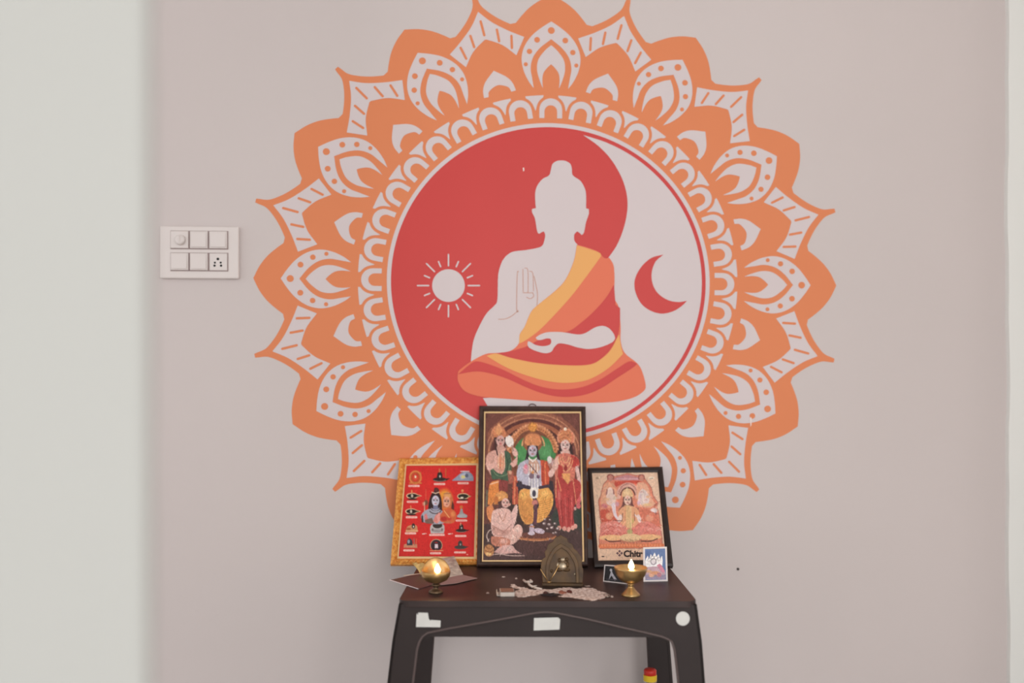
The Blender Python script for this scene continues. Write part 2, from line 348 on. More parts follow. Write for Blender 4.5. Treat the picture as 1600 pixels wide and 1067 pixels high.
# ------------------------------------------------------------------ switch board
M_sw = mat('switch_plastic', (212, 203, 200), 0.4, spec=0.4)
M_sw2 = mat('switch_plastic_inner', (211, 202, 199), 0.35, spec=0.4)
M_blk = mat('black_hole', (22, 20, 20), 0.7)
def wx(px): return on_wall(px, 395).x
def wz(py): return on_wall(314, py).z
sb = empty('switch_board', on_wall(314, 436), 'white modular switch board with five switches and a socket on wall', 'switch board')
def rbox(name, x0, x1, y0, y1, d0, d1, m, parent, bw=0.0015):
    bm = bmesh.new(); box(bm, (wx(x0), -d1, wz(y1)), (wx(x1), -d0, wz(y0))); return bevel(bmobj(name, bm, m, parent), bw, 3)
plate = rbox('plate', 252, 375, 355, 436, 0.0, 0.012, M_sw, sb, 0.003)
for cxp in (270, 300, 330):
    for ri_, cyp in enumerate((363, 397)):
        rbox('module_gap', cxp - 1.0, cxp + 29.0, cyp - 1.0, cyp + 28.0, 0.0122, 0.0125, mat('gap', (150, 132, 130), 0.6), plate, 0.0001)
        isk = cxp == 270 and ri_ == 0; iss = cxp == 330 and ri_ == 1
        nm = 'regulator' if isk else 'socket' if iss else 'switch'
        md = rbox(nm, cxp, cxp + 27.5, cyp, cyp + 26.5, 0.0118, 0.0165 if not iss else 0.0148, M_sw2, sb, 0.0012)
        if isk:
            bm = lathe([(0, 0.011), (0.008, 0.011), (0.0105, 0.009), (0.0115, 0.0)], 28); p = on_wall(286, 377)
            for v in bm.verts: v.co = Vector((p.x + v.co.x, -0.0163 - v.co.z, p.z + v.co.y))
            box(bm, (p.x - 0.001, -0.0295, p.z - 0.006), (p.x + 0.001, -0.027, p.z + 0.008))
            bmobj('knob', bm, M_sw2, md)
        elif iss:
            for X, Y, r in ((918, 677, 2.1), (877, 727, 1.6), (957, 727, 1.6), (872, 768, 1.8), (962, 768, 1.8)):
                p = on_wall(240 + X * 0.11244, 330 + Y * 0.11244); bm = bmesh.new(); rr_ = r * 0.00142
                add_poly(bm, [(p.x + rr_ * math.cos(t), -0.0150, p.z + rr_ * math.sin(t)) for t in np.linspace(0, 2 * math.pi, 15)[:-1]], Vector((0, 0.003, 0)))
                bmobj('socket_hole', bm, M_blk, md)
        else:
            bm = bmesh.new(); x0, x1 = wx(cxp + 2), wx(cxp + 25.5); z0, z1 = wz(cyp + 24.5), wz(cyp + 2); xm = (x0 + x1) / 2
            tilt = 0.0018
            v = [bm.verts.new(q) for q in ((x0, -0.0166, z0), (x1, -0.0166, z0), (x1, -0.0166, z1), (x0, -0.0166, z1), (x0, -0.0176 - tilt, z0), (x1, -0.0176 - tilt, z0), (x1, -0.0176, z1), (x0, -0.0176, z1))]
            for f in ((0, 3, 2, 1), (4, 5, 6, 7), (0, 1, 5, 4), (1, 2, 6, 5), (2, 3, 7, 6), (3, 0, 4, 7)): bm.faces.new([v[i] for i in f])
            bevel(bmobj('rocker', bm, M_sw, md), 0.0008, 2)

# ------------------------------------------------------------------ the plastic table
M_pl = mat('dark_plastic', (47, 38, 37), 0.5, spec=0.28, noise=0.12, nscale=14, bump=0.05, bscale=220)
M_top = mat('dark_plastic_stained', (60, 45, 43), 0.42, spec=0.32, nscale=9, rgb2=(40, 31, 30), bump=0.08, bscale=150)
FL, FR = on_table(622, 938.5), on_table(1090, 939.5)
ex = (FR - FL).normalized(); ey = Vector((-ex.y, ex.x, 0)); WT = (FR - FL).length; DT = 0.405
MT = Matrix.Translation((FL + FR) / 2) @ Matrix(((ex.x, ey.x, 0, 0), (ex.y, ey.y, 0, 0), (0, 0, 1, 0), (0, 0, 0, 1)))
MTI = MT.inverted()
tb = empty('plastic_table', ((FL + FR) / 2 + ey * DT / 2) * 1.0 - Vector((0, 0, ZT)), 'dark brown moulded plastic table holding the small shrine', 'table')
def fp(px, py, y=0.0):                     # photo point -> table coords on the front face
    p = hit(px, py, MT @ Vector((0, y, 0)), ey); q = MTI @ p; return (q.x, q.z)
def tpoly(name, pts, y0, y1, m=M_pl, bv=0.002, parent=None):
    bm = bmesh.new(); add_poly(bm, [MT @ Vector((x, y0, z)) for x, z in pts], ey * (y1 - y0)); return bevel(bmobj(name, bm, m, parent or tb), bv, 2, 40)
# top: rounded slab
bm = bmesh.new(); hw = WT / 2; cr = 0.018; ol = []
for sxn, syn, a0 in ((1, 0, -90), (1, 1, 0), (-1, 1, 90), (-1, 0, 180)):
    for t in range(6):
        a = math.radians(a0 + 90 * t / 5); ol.append((sxn * (hw - cr) + cr * math.cos(a), (cr if syn == 0 else DT - cr) + cr * math.sin(a)))
add_poly(bm, [MT @ Vector((x, y, 0)) for x, y in ol], Vector((0, 0, -0.0115)))
top = bevel(bmobj('table_top', bm, M_top, tb), 0.0055, 4, 50)
ridgeL = [fp(*p) for p in ((655, 1003), (660, 995), (668, 989), (700, 982.5), (740, 975.5), (790, 966.5), (830, 959), (843, 957), (853, 956.5))]
ridgeR = [fp(*p) for p in ((862, 957), (875, 959), (920, 968), (970, 980), (1010, 989), (1035, 995), (1044, 999), (1050, 1003))]
outL, outR = fp(612.5, 1003), fp(1097, 1003)
TLz = -0.006
apron = [(-hw + 0.001, TLz), (hw - 0.001, TLz), outR] + ridgeR[::-1] + ridgeL[::-1] + [outL]
zf = -ZT
def leg_pts(side):
    if side < 0:
        a = [fp(612.5, 1003), fp(655, 1003), fp(651.5, 1015), fp(649.5, 1030), fp(645, 1067)]; o = fp(605, 1067); i = a[-1]
    else:
        a = [fp(1097, 1003), fp(1050, 1003), fp(1054, 1015), fp(1056, 1030), fp(1060, 1067)]; o = fp(1102, 1067); i = a[-1]
    so = (o[0] - a[0][0]) / (o[1] - a[0][1]); si = so * 0.62
    return a + [(i[0] + si * (zf - i[1]), zf), (o[0] + so * (zf - o[1]), zf)]
low = fp(850, 997)[1]
recess = [(ridgeL[0][0] - 0.001, ridgeL[0][1])] + ridgeL[1:] + ridgeR[:-1] + [(ridgeR[-1][0] + 0.001, ridgeR[-1][1] + 0.002), (fp(1040, 997)[0], low), (fp(672, 997)[0], low), (fp(664, 1003)[0], low - 0.004)]
M_rim_highlight = mat('dark_plastic_rim_highlight', (84, 70, 68), 0.4, spec=0.4)  # same plastic, lightened: the moulded ridge's highlight is put into its colour
for yb, d in ((0.0, 1), (DT, -1)):
    bm = bmesh.new(); add_poly(bm, [MT @ Vector((x, yb + d * 0.0015, z)) for x, z in apron], ey * d * 0.005); ap = bmobj('apron', bm, M_pl, tb)
    rc = tpoly('apron_panel', recess, yb + d * 0.007, yb + d * 0.010, bv=0.0005)
    bm = bmesh.new(); path = leg_pts(-1)[5:0:-1] + ridgeL[1:] + ridgeR[:-1] + leg_pts(1)[1:6]
    tube(bm, [MT @ Vector((x, yb + d * 0.0018, z)) for x, z in path], 0.0021, 8); bmobj('rim', bm, M_rim_highlight, tb, smooth=True)
    for s in (-1, 1):
        L = leg_pts(s); bm = bmesh.new()
        add_poly(bm, [MT @ Vector((x, yb + d * 0.0015, z)) for x, z in L], ey * d * 0.005)
        # side flange of the L-shaped leg
        o0, o1 = L[0], L[-1]
        fl = [Vector((o0[0], yb + d * 0.0015, o0[1])), Vector((o0[0], yb + d * (0.045 if d > 0 else 0.008), o0[1])), Vector((o1[0], yb + d * (0.03 if d > 0 else 0.008), o1[1])), Vector((o1[0], yb + d * 0.0015, o1[1]))]
        add_poly(bm, [MT @ q for q in fl], ex * (-s * 0.005))
        bmobj('leg', bm, M_pl, tb)
for s in (-1, 1):
    o0 = outL if s < 0 else outR; xt = s * (hw - 0.001)
    bm = bmesh.new(); q = [(xt, 0.0015, TLz), (xt, DT - 0.0015, TLz), (o0[0], DT - 0.0015, o0[1]), (o0[0], DT - 0.06, o0[1])]
    q += [(xt + (o0[0] - xt) * 0.6, y, -0.045) for y in (DT * 0.66, DT * 0.5, DT * 0.34)] + [(o0[0], 0.06, o0[1]), (o0[0], 0.0015, o0[1])]
    add_poly(bm, [MT @ Vector(p) for p in q], ex * (-s * 0.005)); bmobj('side_apron', bm, M_pl, tb)
M_st = mat('sticker_paper', (205, 203, 198), 0.6, noise=0.06, nscale=60)
def sticker(name, pts, y, label):
    bm = bmesh.new(); add_poly(bm, [MT @ Vector((x, y, z)) for x, z in [fp(*p) for p in pts]], ey * 0.0004)
    o = bmobj(name, bm, M_st, tb); o['label'] = label
sticker('sticker', [(651, 958), (653, 961), (653.5, 957), (668.5, 957.5), (670, 967), (672.5, 970), (673, 968.5), (688.5, 969.5), (688, 980), (650, 979.5)], 0.0002, 'torn white sticker remnant')
sticker('sticker', [(834.5, 967), (872, 966), (875.5, 969), (874.5, 985), (834, 986.5)], 0.0062, 'blank white rectangular sticker')
sticker('sticker', [(1067 + 10.8 * math.cos(t), 966.5 + 11 * math.sin(t)) for t in np.linspace(0, 2 * math.pi, 29)[:-1]], 0.0002, 'round white sticker')

# ------------------------------------------------------------------ painted prints (flat pictures, colours baked per vertex of a fine grid)
class Canvas:
    def __init__(s, x0, y0, x1, y1, res, base):
        s.x0, s.y0, s.res = x0, y0, res; s.w = int((x1 - x0) * res) + 1; s.h = int((y1 - y0) * res) + 1
        s.a = np.zeros((s.h, s.w, 3)) + np.array(base, float); s.xf(0, 0, 1)
    def xf(s, ox, oy, sc): s.o = (ox, oy, sc); s.k = sc * s.res; return s
    def P(s, pts):
        ox, oy, sc = s.o; return np.array([((ox + x * sc - s.x0) * s.res, (oy + y * sc - s.y0) * s.res) for x, y in pts], float)
    def blend(s, m, col, sl): r = s.a[sl]; s.a[sl] = r + (np.array(col, float) - r) * m[..., None]
    def win(s, x0, y0, x1, y1):
        X0, Y0 = max(0, int(x0) - 2), max(0, int(y0) - 2); X1, Y1 = min(s.w, int(x1) + 3), min(s.h, int(y1) + 3)
        if X1 <= X0 or Y1 <= Y0: return None
        yy, xx = np.mgrid[Y0:Y1, X0:X1].astype(float); return (slice(Y0, Y1), slice(X0, X1)), xx, yy
    def ell(s, cx, cy, rx, ry, col, rot=0, soft=1.0, a=1.0):
        (x, y), = s.P([(cx, cy)]); rx *= s.k; ry *= s.k; R = max(rx, ry); wn = s.win(x - R, y - R, x + R, y + R)
        if wn is None: return s
        sl, xx, yy = wn; c, n = math.cos(math.radians(rot)), math.sin(math.radians(rot)); dx, dy = xx - x, yy - y
        d = np.sqrt(((dx * c + dy * n) / rx) ** 2 + ((-dx * n + dy * c) / ry) ** 2)
        m = np.clip((1 - d) * min(rx, ry) / soft + 0.5 / soft, 0, 1) * a; s.blend(m, col, sl); return s
    def ring(s, cx, cy, rx, ry, wd, col, t0=0, t1=360, a=1.0):
        pts = [(cx + rx * math.cos(math.radians(t)), cy + ry * math.sin(math.radians(t))) for t in np.linspace(t0, t1, 40)]; return s.line(pts, wd, col, a)
    def poly(s, pts, col, a=1.0, sm=True):
        if sm: pts = smooth_path(pts, sub=3, sharp=75)
        Q = s.P(pts); wn = s.win(Q[:, 0].min(), Q[:, 1].min(), Q[:, 0].max(), Q[:, 1].max())
        if wn is None: return s
        sl, xx, yy = wn; m = np.zeros(xx.shape)
        for ddx, ddy in ((-.25, -.25), (.25, -.25), (-.25, .25), (.25, .25)):
            X, Y = xx + ddx, yy + ddy; ins = np.zeros(xx.shape, bool)
            for i in range(len(Q)):
                x1, y1 = Q[i]; x2, y2 = Q[i - 1]
                if y1 == y2: continue
                ins ^= ((y1 > Y) != (y2 > Y)) & (X < (x2 - x1) * (Y - y1) / (y2 - y1) + x1)
            m += ins * 0.25
        s.blend(m * a, col, sl); return s
    def line(s, pts, wd, col, a=1.0):
        Q = s.P(pts); h = wd * s.k / 2; wn = s.win(Q[:, 0].min() - h, Q[:, 1].min() - h, Q[:, 0].max() + h, Q[:, 1].max() + h)
        if wn is None: return s
        sl, xx, yy = wn; D = np.full(xx.shape, 1e9)
        for (x1, y1), (x2, y2) in zip(Q[:-1], Q[1:]):
            L = (x2 - x1) ** 2 + (y2 - y1) ** 2 + 1e-9; t = np.clip(((xx - x1) * (x2 - x1) + (yy - y1) * (y2 - y1)) / L, 0, 1)
            D = np.minimum(D, np.hypot(xx - x1 - t * (x2 - x1), yy - y1 - t * (y2 - y1)))
        s.blend(np.clip(h - D + 0.5, 0, 1) * a * min(1, 2 * h + 0.25), col, sl); return s
    def curve(s, pts, wd, col, a=1.0): return s.line(smooth_path(pts, closed=False, sub=4, sharp=170), wd, col, a)
    def face(s, cx, cy, rx, ry, skin, dark=(70, 50, 50), lip=(170, 80, 80)):
        s.ell(cx, cy, rx, ry, skin, soft=2); s.ell(cx + rx * .35, cy + ry * .1, rx * .5, ry * .7, tuple(v * .9 for v in skin), soft=4, a=.6)
        for d in (-.42, .42): s.ell(cx + d * rx, cy - ry * .08, rx * .24, ry * .1, dark); s.line([(cx + d * rx - rx * .25, cy - ry * .27), (cx + d * rx + rx * .25, cy - ry * .3)], ry * .08, dark, .8)
        s.line([(cx, cy - ry * .05), (cx + rx * .06, cy + ry * .28)], rx * .12, tuple(v * .8 for v in skin)); s.ell(cx, cy + ry * .5, rx * .3, ry * .09, lip); s.ell(cx, cy - ry * .48, rx * .08, ry * .14, (190, 50, 45)); return s
    def strokes(s, n, size, amt, seed):
        rg = random.Random(seed)
        for _ in range(n):
            i, j = rg.randrange(s.h), rg.randrange(s.w); col = s.a[i, j] * (1 + rg.choice((-1, 1)) * rg.uniform(.4, 1) * amt); a0 = rg.uniform(0.6, 2.5); L = size * rg.uniform(.5, 1.3) * s.res
            x, y = j / s.res + s.x0, i / s.res + s.y0; o = s.o; s.xf(0, 0, 1); d = (math.cos(a0) * L / s.res / 2, math.sin(a0) * L / s.res / 2); b = rg.uniform(-.3, .3)
            s.curve([(x - d[0], y - d[1]), (x - d[1] * b, y + d[0] * b), (x + d[0], y + d[1])], rg.uniform(.35, .8), tuple(np.clip(col, 0, 250)), .75); s.o = o; s.k = o[2] * s.res
        return s
    def mute(s, f): g = s.a.mean(2, keepdims=True); s.a = s.a + (g - s.a) * f; return s
    def mottle(s, amt, seed=1):
        rg = np.random.default_rng(seed)
        for step, k in ((1, .5), (3, 1.0), (7, .6)):
            n = rg.normal(0, 1, (s.h // step + 2, s.w // step + 2)); n = np.repeat(np.repeat(n, step, 0), step, 1)[:s.h, :s.w]; s.a *= (1 + amt * k * n)[..., None]
        s.a = np.clip(s.a, 4, 250); return s
    def sample(s, px, py):
        x = np.clip((px - s.x0) * s.res, 0, s.w - 1.001); y = np.clip((py - s.y0) * s.res, 0, s.h - 1.001); i = x.astype(int); j = y.astype(int); fx = (x - i)[..., None]; fy = (y - j)[..., None]
        j2 = np.minimum(j + 1, s.h - 1); i2 = np.minimum(i + 1, s.w - 1)
        return (s.a[j, i] * (1 - fx) + s.a[j, i2] * fx) * (1 - fy) + (s.a[j2, i] * (1 - fx) + s.a[j2, i2] * fx) * fy

def print_mat(name, rough=0.35):
    if name in MATS: return MATS[name]
    m = bpy.data.materials.new(name); m.use_nodes = True; nt = m.node_tree; b = nt.nodes['Principled BSDF']
    at = nt.nodes.new('ShaderNodeAttribute'); at.attribute_name = 'ink'; nt.links.new(at.outputs['Color'], b.inputs['Base Color'])
    b.inputs['Roughness'].default_value = rough; b.inputs['Specular IOR Level'].default_value = 0.3; MATS[name] = m; return m
def print_mesh(name, cv, quad, p0, nrm, off, parent, dens=1.5, gain=1.0):
    """quad: TL,TR,BR,BL photo points of the picture; laid out on the plane (p0, nrm) raised by off"""
    TL, TR, BR, BL = [np.array(q, float) for q in quad]
    nx = int(np.linalg.norm(TR - TL) * dens); ny = int(np.linalg.norm(BL - TL) * dens)
    S, T = np.meshgrid(np.linspace(0, 1, nx + 1), np.linspace(0, 1, ny + 1))
    Q = TL[None, None] * ((1 - S) * (1 - T))[..., None] + TR * (S * (1 - T))[..., None] + BR * (S * T)[..., None] + BL * ((1 - S) * T)[..., None]
    col = cv.sample(Q[..., 0], Q[..., 1]).reshape(-1, 3) / 255
    col = np.where(col <= 0.04045, col / 12.92, ((col + 0.055) / 1.055) ** 2.4) * KA * gain
    px = Q.reshape(-1, 2); r, f, u = np.array(RGT), np.array(FWD), np.array(UP)
    d = f + ((px[:, :1] - CX) / F) * r - ((px[:, 1:] - CY) / F) * u
    P0 = np.array(p0 + nrm * off); N = np.array(nrm); c = np.array(CAM)
    V = c + d * (((P0 - c) @ N) / (d @ N))[:, None]
    idx = np.arange((nx + 1) * (ny + 1)).reshape(ny + 1, nx + 1)
    Fc = np.stack([idx[:-1, :-1], idx[1:, :-1], idx[1:, 1:], idx[:-1, 1:]], -1).reshape(-1, 4)
    me = bpy.data.meshes.new(name); me.vertices.add(len(V)); me.vertices.foreach_set('co', V.ravel())
    me.loops.add(Fc.size); me.loops.foreach_set('vertex_index', Fc.ravel()); me.polygons.add(len(Fc))
    me.polygons.foreach_set('loop_start', np.arange(len(Fc)) * 4); me.update(calc_edges=True)
    at = me.color_attributes.new('ink', 'FLOAT_COLOR', 'POINT'); at.data.foreach_set('color', np.c_[col, np.ones(len(col))].ravel())
    return link(name, me, print_mat('printed_paper'), parent)

# --- picture 1: court scene
def paint_court():
    c = Canvas(745, 632, 922, 886, 2.4, (104, 62, 55)).xf(740, 620, 190 / 724)
    c.poly([(60, 90), (650, 90), (650, 520), (60, 520)], (112, 66, 58), sm=False)
    for rx, ry, wd, col in ((285, 235, 46, (140, 84, 66)), (262, 212, 10, (176, 116, 88)), (225, 190, 40, (92, 50, 46)), (205, 172, 36, (158, 92, 66)), (182, 160, 18, (84, 48, 44))): c.ring(352, 340, rx, ry, wd, col, 180, 360)
    c.ring(352, 340, 280, 240, 5, (190, 130, 98), 185, 355)
    for x in (72, 640): c.line([(x, 100), (x, 540)], 22, (96, 54, 50)); c.line([(x + 6, 130), (x + 6, 540)], 4, (140, 84, 68))
    c.ell(352, 350, 150, 170, (122, 72, 54)); c.ell(365, 340, 125, 115, (66, 124, 72)); c.ell(300, 330, 40, 60, (84, 150, 88), soft=8, a=.7); c.ell(425, 320, 45, 50, (92, 150, 96), soft=8, a=.7)
    c.ring(352, 350, 138, 168, 26, (190, 120, 80), 190, 350)
    for t in np.linspace(192, 348, 26): c.ell(352 + 152 * math.cos(math.radians(t)), 350 + 184 * math.sin(math.radians(t)), 8, 8, (206, 140, 100)); c.ell(352 + 136 * math.cos(math.radians(t)), 350 + 166 * math.sin(math.radians(t)), 5, 5, (150, 84, 56))
    c.ell(352, 180, 28, 28, (222, 146, 74)); c.ring(352, 180, 25, 25, 4, (168, 100, 50)); c.line([(340, 178), (364, 178)], 4, (180, 110, 55)); c.line([(342, 190), (362, 190)], 3, (180, 110, 55))
    c.ring(355, 290, 66, 72, 8, (216, 156, 110), 180, 360); c.ring(355, 290, 56, 60, 6, (120, 70, 56), 180, 360)
    # dark floor, dais
    c.poly([(60, 760), (650, 640), (650, 985), (60, 985)], (76, 55, 54), sm=False)
    c.ell(560, 720, 110, 90, (58, 62, 56), soft=14); c.ell(640, 700, 30, 120, (48, 58, 50), soft=10); c.ell(230, 720, 90, 120, (66, 50, 46), soft=14)
    c.poly([(60, 930), (650, 900), (650, 985), (60, 985)], (92, 66, 66), a=.6, sm=False)
    c.ell(375, 880, 130, 70, (90, 62, 60), soft=6); c.ell(375, 832, 118, 26, (176, 108, 72)); c.ell(375, 824, 112, 20, (108, 66, 58)); c.ring(375, 832, 116, 24, 5, (206, 140, 98), 20, 160)
    # throne side, dark seat
    c.poly([(260, 500), (470, 500), (490, 620), (470, 700), (380, 720), (270, 640)], (58, 46, 52), sm=False)
    c.poly([(235, 470), (262, 470), (265, 640), (230, 640)], (188, 84, 62)); c.line([(245, 480), (243, 640)], 5, (220, 140, 100)); c.line([(256, 500), (256, 640)], 3, (120, 60, 50))
    # --- seated central figure
    c.ell(352, 270, 58, 62, (146, 88, 62)); c.ell(353, 248, 46, 30, (204, 128, 84)); c.ell(353, 268, 50, 28, (214, 140, 92))
    for t in range(-4, 5): c.line([(353 + t * 10, 285), (353 + t * 8, 235 + abs(t) * 4)], 3, (172, 96, 60), .8)
    c.poly([(322, 290), (342, 290), (332, 340), (322, 378), (304, 380), (314, 340)], (52, 40, 44)); c.poly([(362, 290), (382, 290), (388, 340), (398, 378), (382, 378), (372, 340)], (52, 40, 44))
    c.poly([(265, 410), (300, 380), (330, 372), (375, 372), (405, 385), (430, 420), (420, 520), (400, 560), (300, 560), (285, 500), (258, 500)], (172, 166, 180))
    c.poly([(330, 375), (375, 375), (395, 430), (350, 470), (322, 430)], (196, 140, 110), a=.75)
    c.face(351, 322, 27, 36, (186, 172, 184)); c.line([(330, 365), (352, 385), (374, 365)], 8, (224, 214, 206))
    c.poly([(398, 375), (440, 385), (452, 440), (445, 540), (420, 545), (405, 520), (402, 440)], (190, 78, 54)); c.line([(425, 395), (430, 535)], 5, (222, 130, 88)); c.line([(412, 400), (414, 520)], 4, (140, 50, 42))
    c.poly([(262, 430), (285, 420), (292, 470), (320, 480), (315, 505), (270, 500), (256, 470)], (180, 176, 192)); c.ell(312, 430, 17, 30, (204, 150, 158)); c.ell(310, 415, 8, 14, (214, 120, 140))
    c.poly([(440, 385), (470, 360), (480, 385), (455, 430)], (170, 120, 110)); c.ell(452, 375, 14, 22, (206, 200, 196)); c.ell(478, 400, 14, 22, (184, 150, 150))
    for x in (330, 345, 362, 380): c.line([(x, 400), (x + 3, 560)], 6, (222, 216, 214), .85)
    c.line([(330, 400), (392, 470)], 5, (96, 60, 60)); c.line([(320, 455), (400, 460)], 6, (196, 170, 170)); c.ell(345, 470, 16, 18, (120, 96, 110)); c.ell(385, 475, 10, 12, (100, 70, 90)); c.ell(352, 450, 8, 8, (210, 140, 80))
    c.poly([(275, 560), (310, 545), (345, 550), (355, 640), (355, 740), (330, 760), (300, 750), (275, 700), (266, 620)], (216, 150, 82))
    c.poly([(365, 560), (410, 540), (450, 545), (473, 590), (470, 650), (440, 710), (400, 745), (375, 750), (372, 690), (390, 640), (372, 600)], (222, 158, 84))
    for k in range(9): c.curve([(276 + k * 9, 590 + k * 3), (280 + k * 8, 680 + k * 4), (312 + k * 5, 752 - k)], 3.0, (176, 104, 52), .8)
    for k in range(9): c.curve([(466 - k * 2, 600 + k * 14), (430 - k * 2, 616 + k * 13), (388, 624 + k * 13)], 3.2, (186, 112, 54), .85)
    c.ell(425, 575, 30, 22, (240, 186, 108), soft=8, a=.7); c.ell(300, 590, 22, 30, (238, 180, 100), soft=8, a=.7)
    c.poly([(335, 540), (385, 540), (382, 600), (350, 605), (338, 590)], (224, 216, 208)); c.ell(360, 575, 11, 20, (66, 62, 76)); c.ell(365, 630, 22, 22, (196, 120, 112), soft=6); c.poly([(362, 640), (380, 650), (376, 760), (356, 760)], (96, 60, 72))
    c.line([(265, 525), (330, 540)], 22, (64, 54, 66)); c.line([(395, 540), (445, 530)], 18, (70, 54, 64))
    c.ell(346, 790, 14, 34, (186, 168, 184)); c.ell(392, 798, 32, 16, (190, 172, 186), rot=12); c.ell(345, 812, 20, 12, (200, 184, 196)); c.line([(332, 772), (362, 772)], 6, (180, 120, 90))
    # --- left standing figure
    c.ring(148, 222, 40, 48, 8, (206, 134, 98), 150, 380); c.ell(152, 215, 38, 44, (192, 116, 80)); c.poly([(135, 180), (152, 150), (165, 182), (182, 200), (120, 205)], (206, 140, 98)); c.ell(150, 210, 24, 22, (214, 146, 96), soft=6)
    c.poly([(122, 240), (190, 240), (185, 300), (140, 350), (125, 300)], (70, 44, 42)); c.face(160, 262, 26, 34, (206, 160, 152)); c.poly([(142, 290), (178, 290), (190, 330), (130, 330)], (196, 146, 132))
    c.poly([(80, 345), (120, 318), (165, 322), (205, 330), (228, 380), (222, 470), (120, 480), (85, 430), (72, 400)], (204, 152, 138)); c.ell(165, 390, 26, 56, (206, 128, 98), soft=8)
    for x in (152, 172, 186): c.line([(x, 335), (x - 4, 425)], 4, (226, 192, 160), .9)
    c.line([(132, 300), (142, 345)], 7, (64, 40, 40))
    c.poly([(184, 320), (215, 335), (226, 400), (222, 470), (200, 505), (120, 500), (100, 440), (108, 420), (140, 450), (170, 460), (188, 420)], (70, 92, 72)); c.curve([(110, 430), (145, 470), (200, 460), (215, 400)], 5, (112, 132, 100)); c.curve([(190, 340), (205, 400), (195, 450)], 4, (48, 66, 54))
    c.poly([(76, 390), (100, 400), (135, 380), (130, 410), (95, 440), (80, 430)], (214, 164, 152)); c.poly([(215, 400), (245, 370), (262, 350), (258, 400), (235, 420)], (212, 160, 148)); c.ell(246, 330, 16, 28, (218, 172, 160), rot=-20); c.ell(214, 265, 24, 36, (224, 212, 206), rot=-15); c.line([(228, 290), (236, 320)], 8, (150, 120, 110))
    c.poly([(80, 500), (140, 490), (200, 500), (205, 560), (140, 580), (90, 560)], (128, 60, 54)); c.poly([(95, 520), (150, 495), (150, 560), (110, 640), (85, 640)], (216, 130, 66)); c.line([(100, 520), (150, 505)], 7, (230, 176, 140)); c.poly([(150, 500), (205, 500), (200, 560), (150, 565)], (134, 62, 58)); c.poly([(200, 440), (235, 440), (240, 500), (210, 520)], (172, 96, 80), a=.8); c.ell(218, 450, 9, 14, (204, 150, 124))
    c.line([(80, 560), (76, 650)], 12, (112, 124, 104), .6)
    # --- kneeling figure
    c.poly([(78, 660), (110, 640), (130, 700), (110, 760), (84, 720)], (212, 130, 82)); c.poly([(125, 590), (160, 560), (200, 575), (200, 610), (160, 640), (120, 640)], (202, 134, 76)); c.ell(165, 590, 34, 24, (216, 150, 90), soft=6); c.ell(135, 615, 14, 24, (190, 110, 60))
    c.poly([(145, 625), (200, 605), (190, 660), (150, 670)], (84, 56, 56)); c.face(190, 632, 24, 30, (214, 170, 160)); c.ell(212, 640, 10, 8, (206, 150, 140)); c.ell(220, 660, 8, 8, (70, 46, 46))
    c.poly([(110, 690), (150, 665), (200, 665), (225, 690), (235, 760), (215, 830), (130, 850), (105, 790)], (214, 170, 160)); c.poly([(215, 720), (245, 650), (258, 640), (262, 680), (245, 760), (225, 790)], (216, 172, 164))
    c.poly([(110, 760), (150, 790), (220, 790), (225, 815), (160, 830), (115, 810)], (196, 146, 134)); c.line([(120, 770), (190, 810)], 6, (168, 116, 104), .8); c.line([(225, 760), (170, 815)], 6, (170, 118, 108), .8); c.curve([(150, 690), (175, 740), (195, 690)], 4, (180, 120, 100))
    c.poly([(200, 830), (250, 765), (280, 765), (293, 800), (270, 850), (225, 880), (190, 870)], (214, 168, 156)); c.ell(262, 790, 22, 20, (226, 190, 178), soft=8); c.poly([(105, 830), (170, 835), (215, 850), (215, 885), (140, 890), (105, 870)], (190, 118, 96)); c.ell(180, 860, 34, 20, (216, 160, 146), soft=8)
    c.poly([(120, 925), (170, 885), (230, 885), (250, 910), (290, 935), (240, 930), (180, 935)], (206, 158, 150)); c.ell(215, 905, 30, 20, (222, 182, 174), soft=8); c.curve([(90, 860), (78, 830), (90, 800), (105, 790)], 6, (196, 172, 160)); c.curve([(90, 945), (150, 935), (220, 945), (300, 945)], 6, (192, 160, 150)); c.ell(92, 915, 30, 36, (190, 130, 84)); c.ell(88, 935, 16, 10, (228, 180, 120)); c.curve([(70, 890), (95, 905), (115, 890)], 4, (140, 84, 50)); c.curve([(72, 915), (95, 925), (118, 912)], 4, (140, 84, 50))
    # --- right standing figure
    c.ell(550, 240, 50, 52, (206, 120, 92)); c.ring(550, 245, 50, 52, 6, (220, 150, 118), 150, 390); c.ell(546, 235, 40, 44, (198, 122, 84)); c.ell(546, 192, 9, 10, (232, 206, 180))
    for k in range(-3, 4): c.line([(546 + k * 10, 275), (546 + k * 8, 205 + abs(k) * 6)], 3, (168, 92, 62), .8)
    for k in range(3): c.curve([(510, 262 - k * 18), (546, 252 - k * 20), (584, 262 - k * 18)], 3, (226, 160, 110), .8)
    c.poly([(516, 275), (536, 275), (524, 320), (512, 352), (498, 352)], (60, 42, 42)); c.poly([(560, 275), (580, 275), (594, 350), (582, 350), (570, 320)], (60, 42, 42)); c.face(546, 290, 28, 36, (216, 182, 174)); c.poly([(528, 318), (566, 318), (580, 350), (512, 350)], (206, 164, 152))
    c.poly([(500, 345), (545, 335), (590, 345), (625, 370), (630, 410), (610, 420), (600, 500), (490, 510), (480, 430), (478, 380)], (196, 110, 92)); c.poly([(480, 375), (505, 350), (510, 400), (490, 440), (465, 475), (450, 460), (465, 420)], (212, 166, 152)); c.ell(462, 455, 16, 24, (218, 176, 166), rot=20)
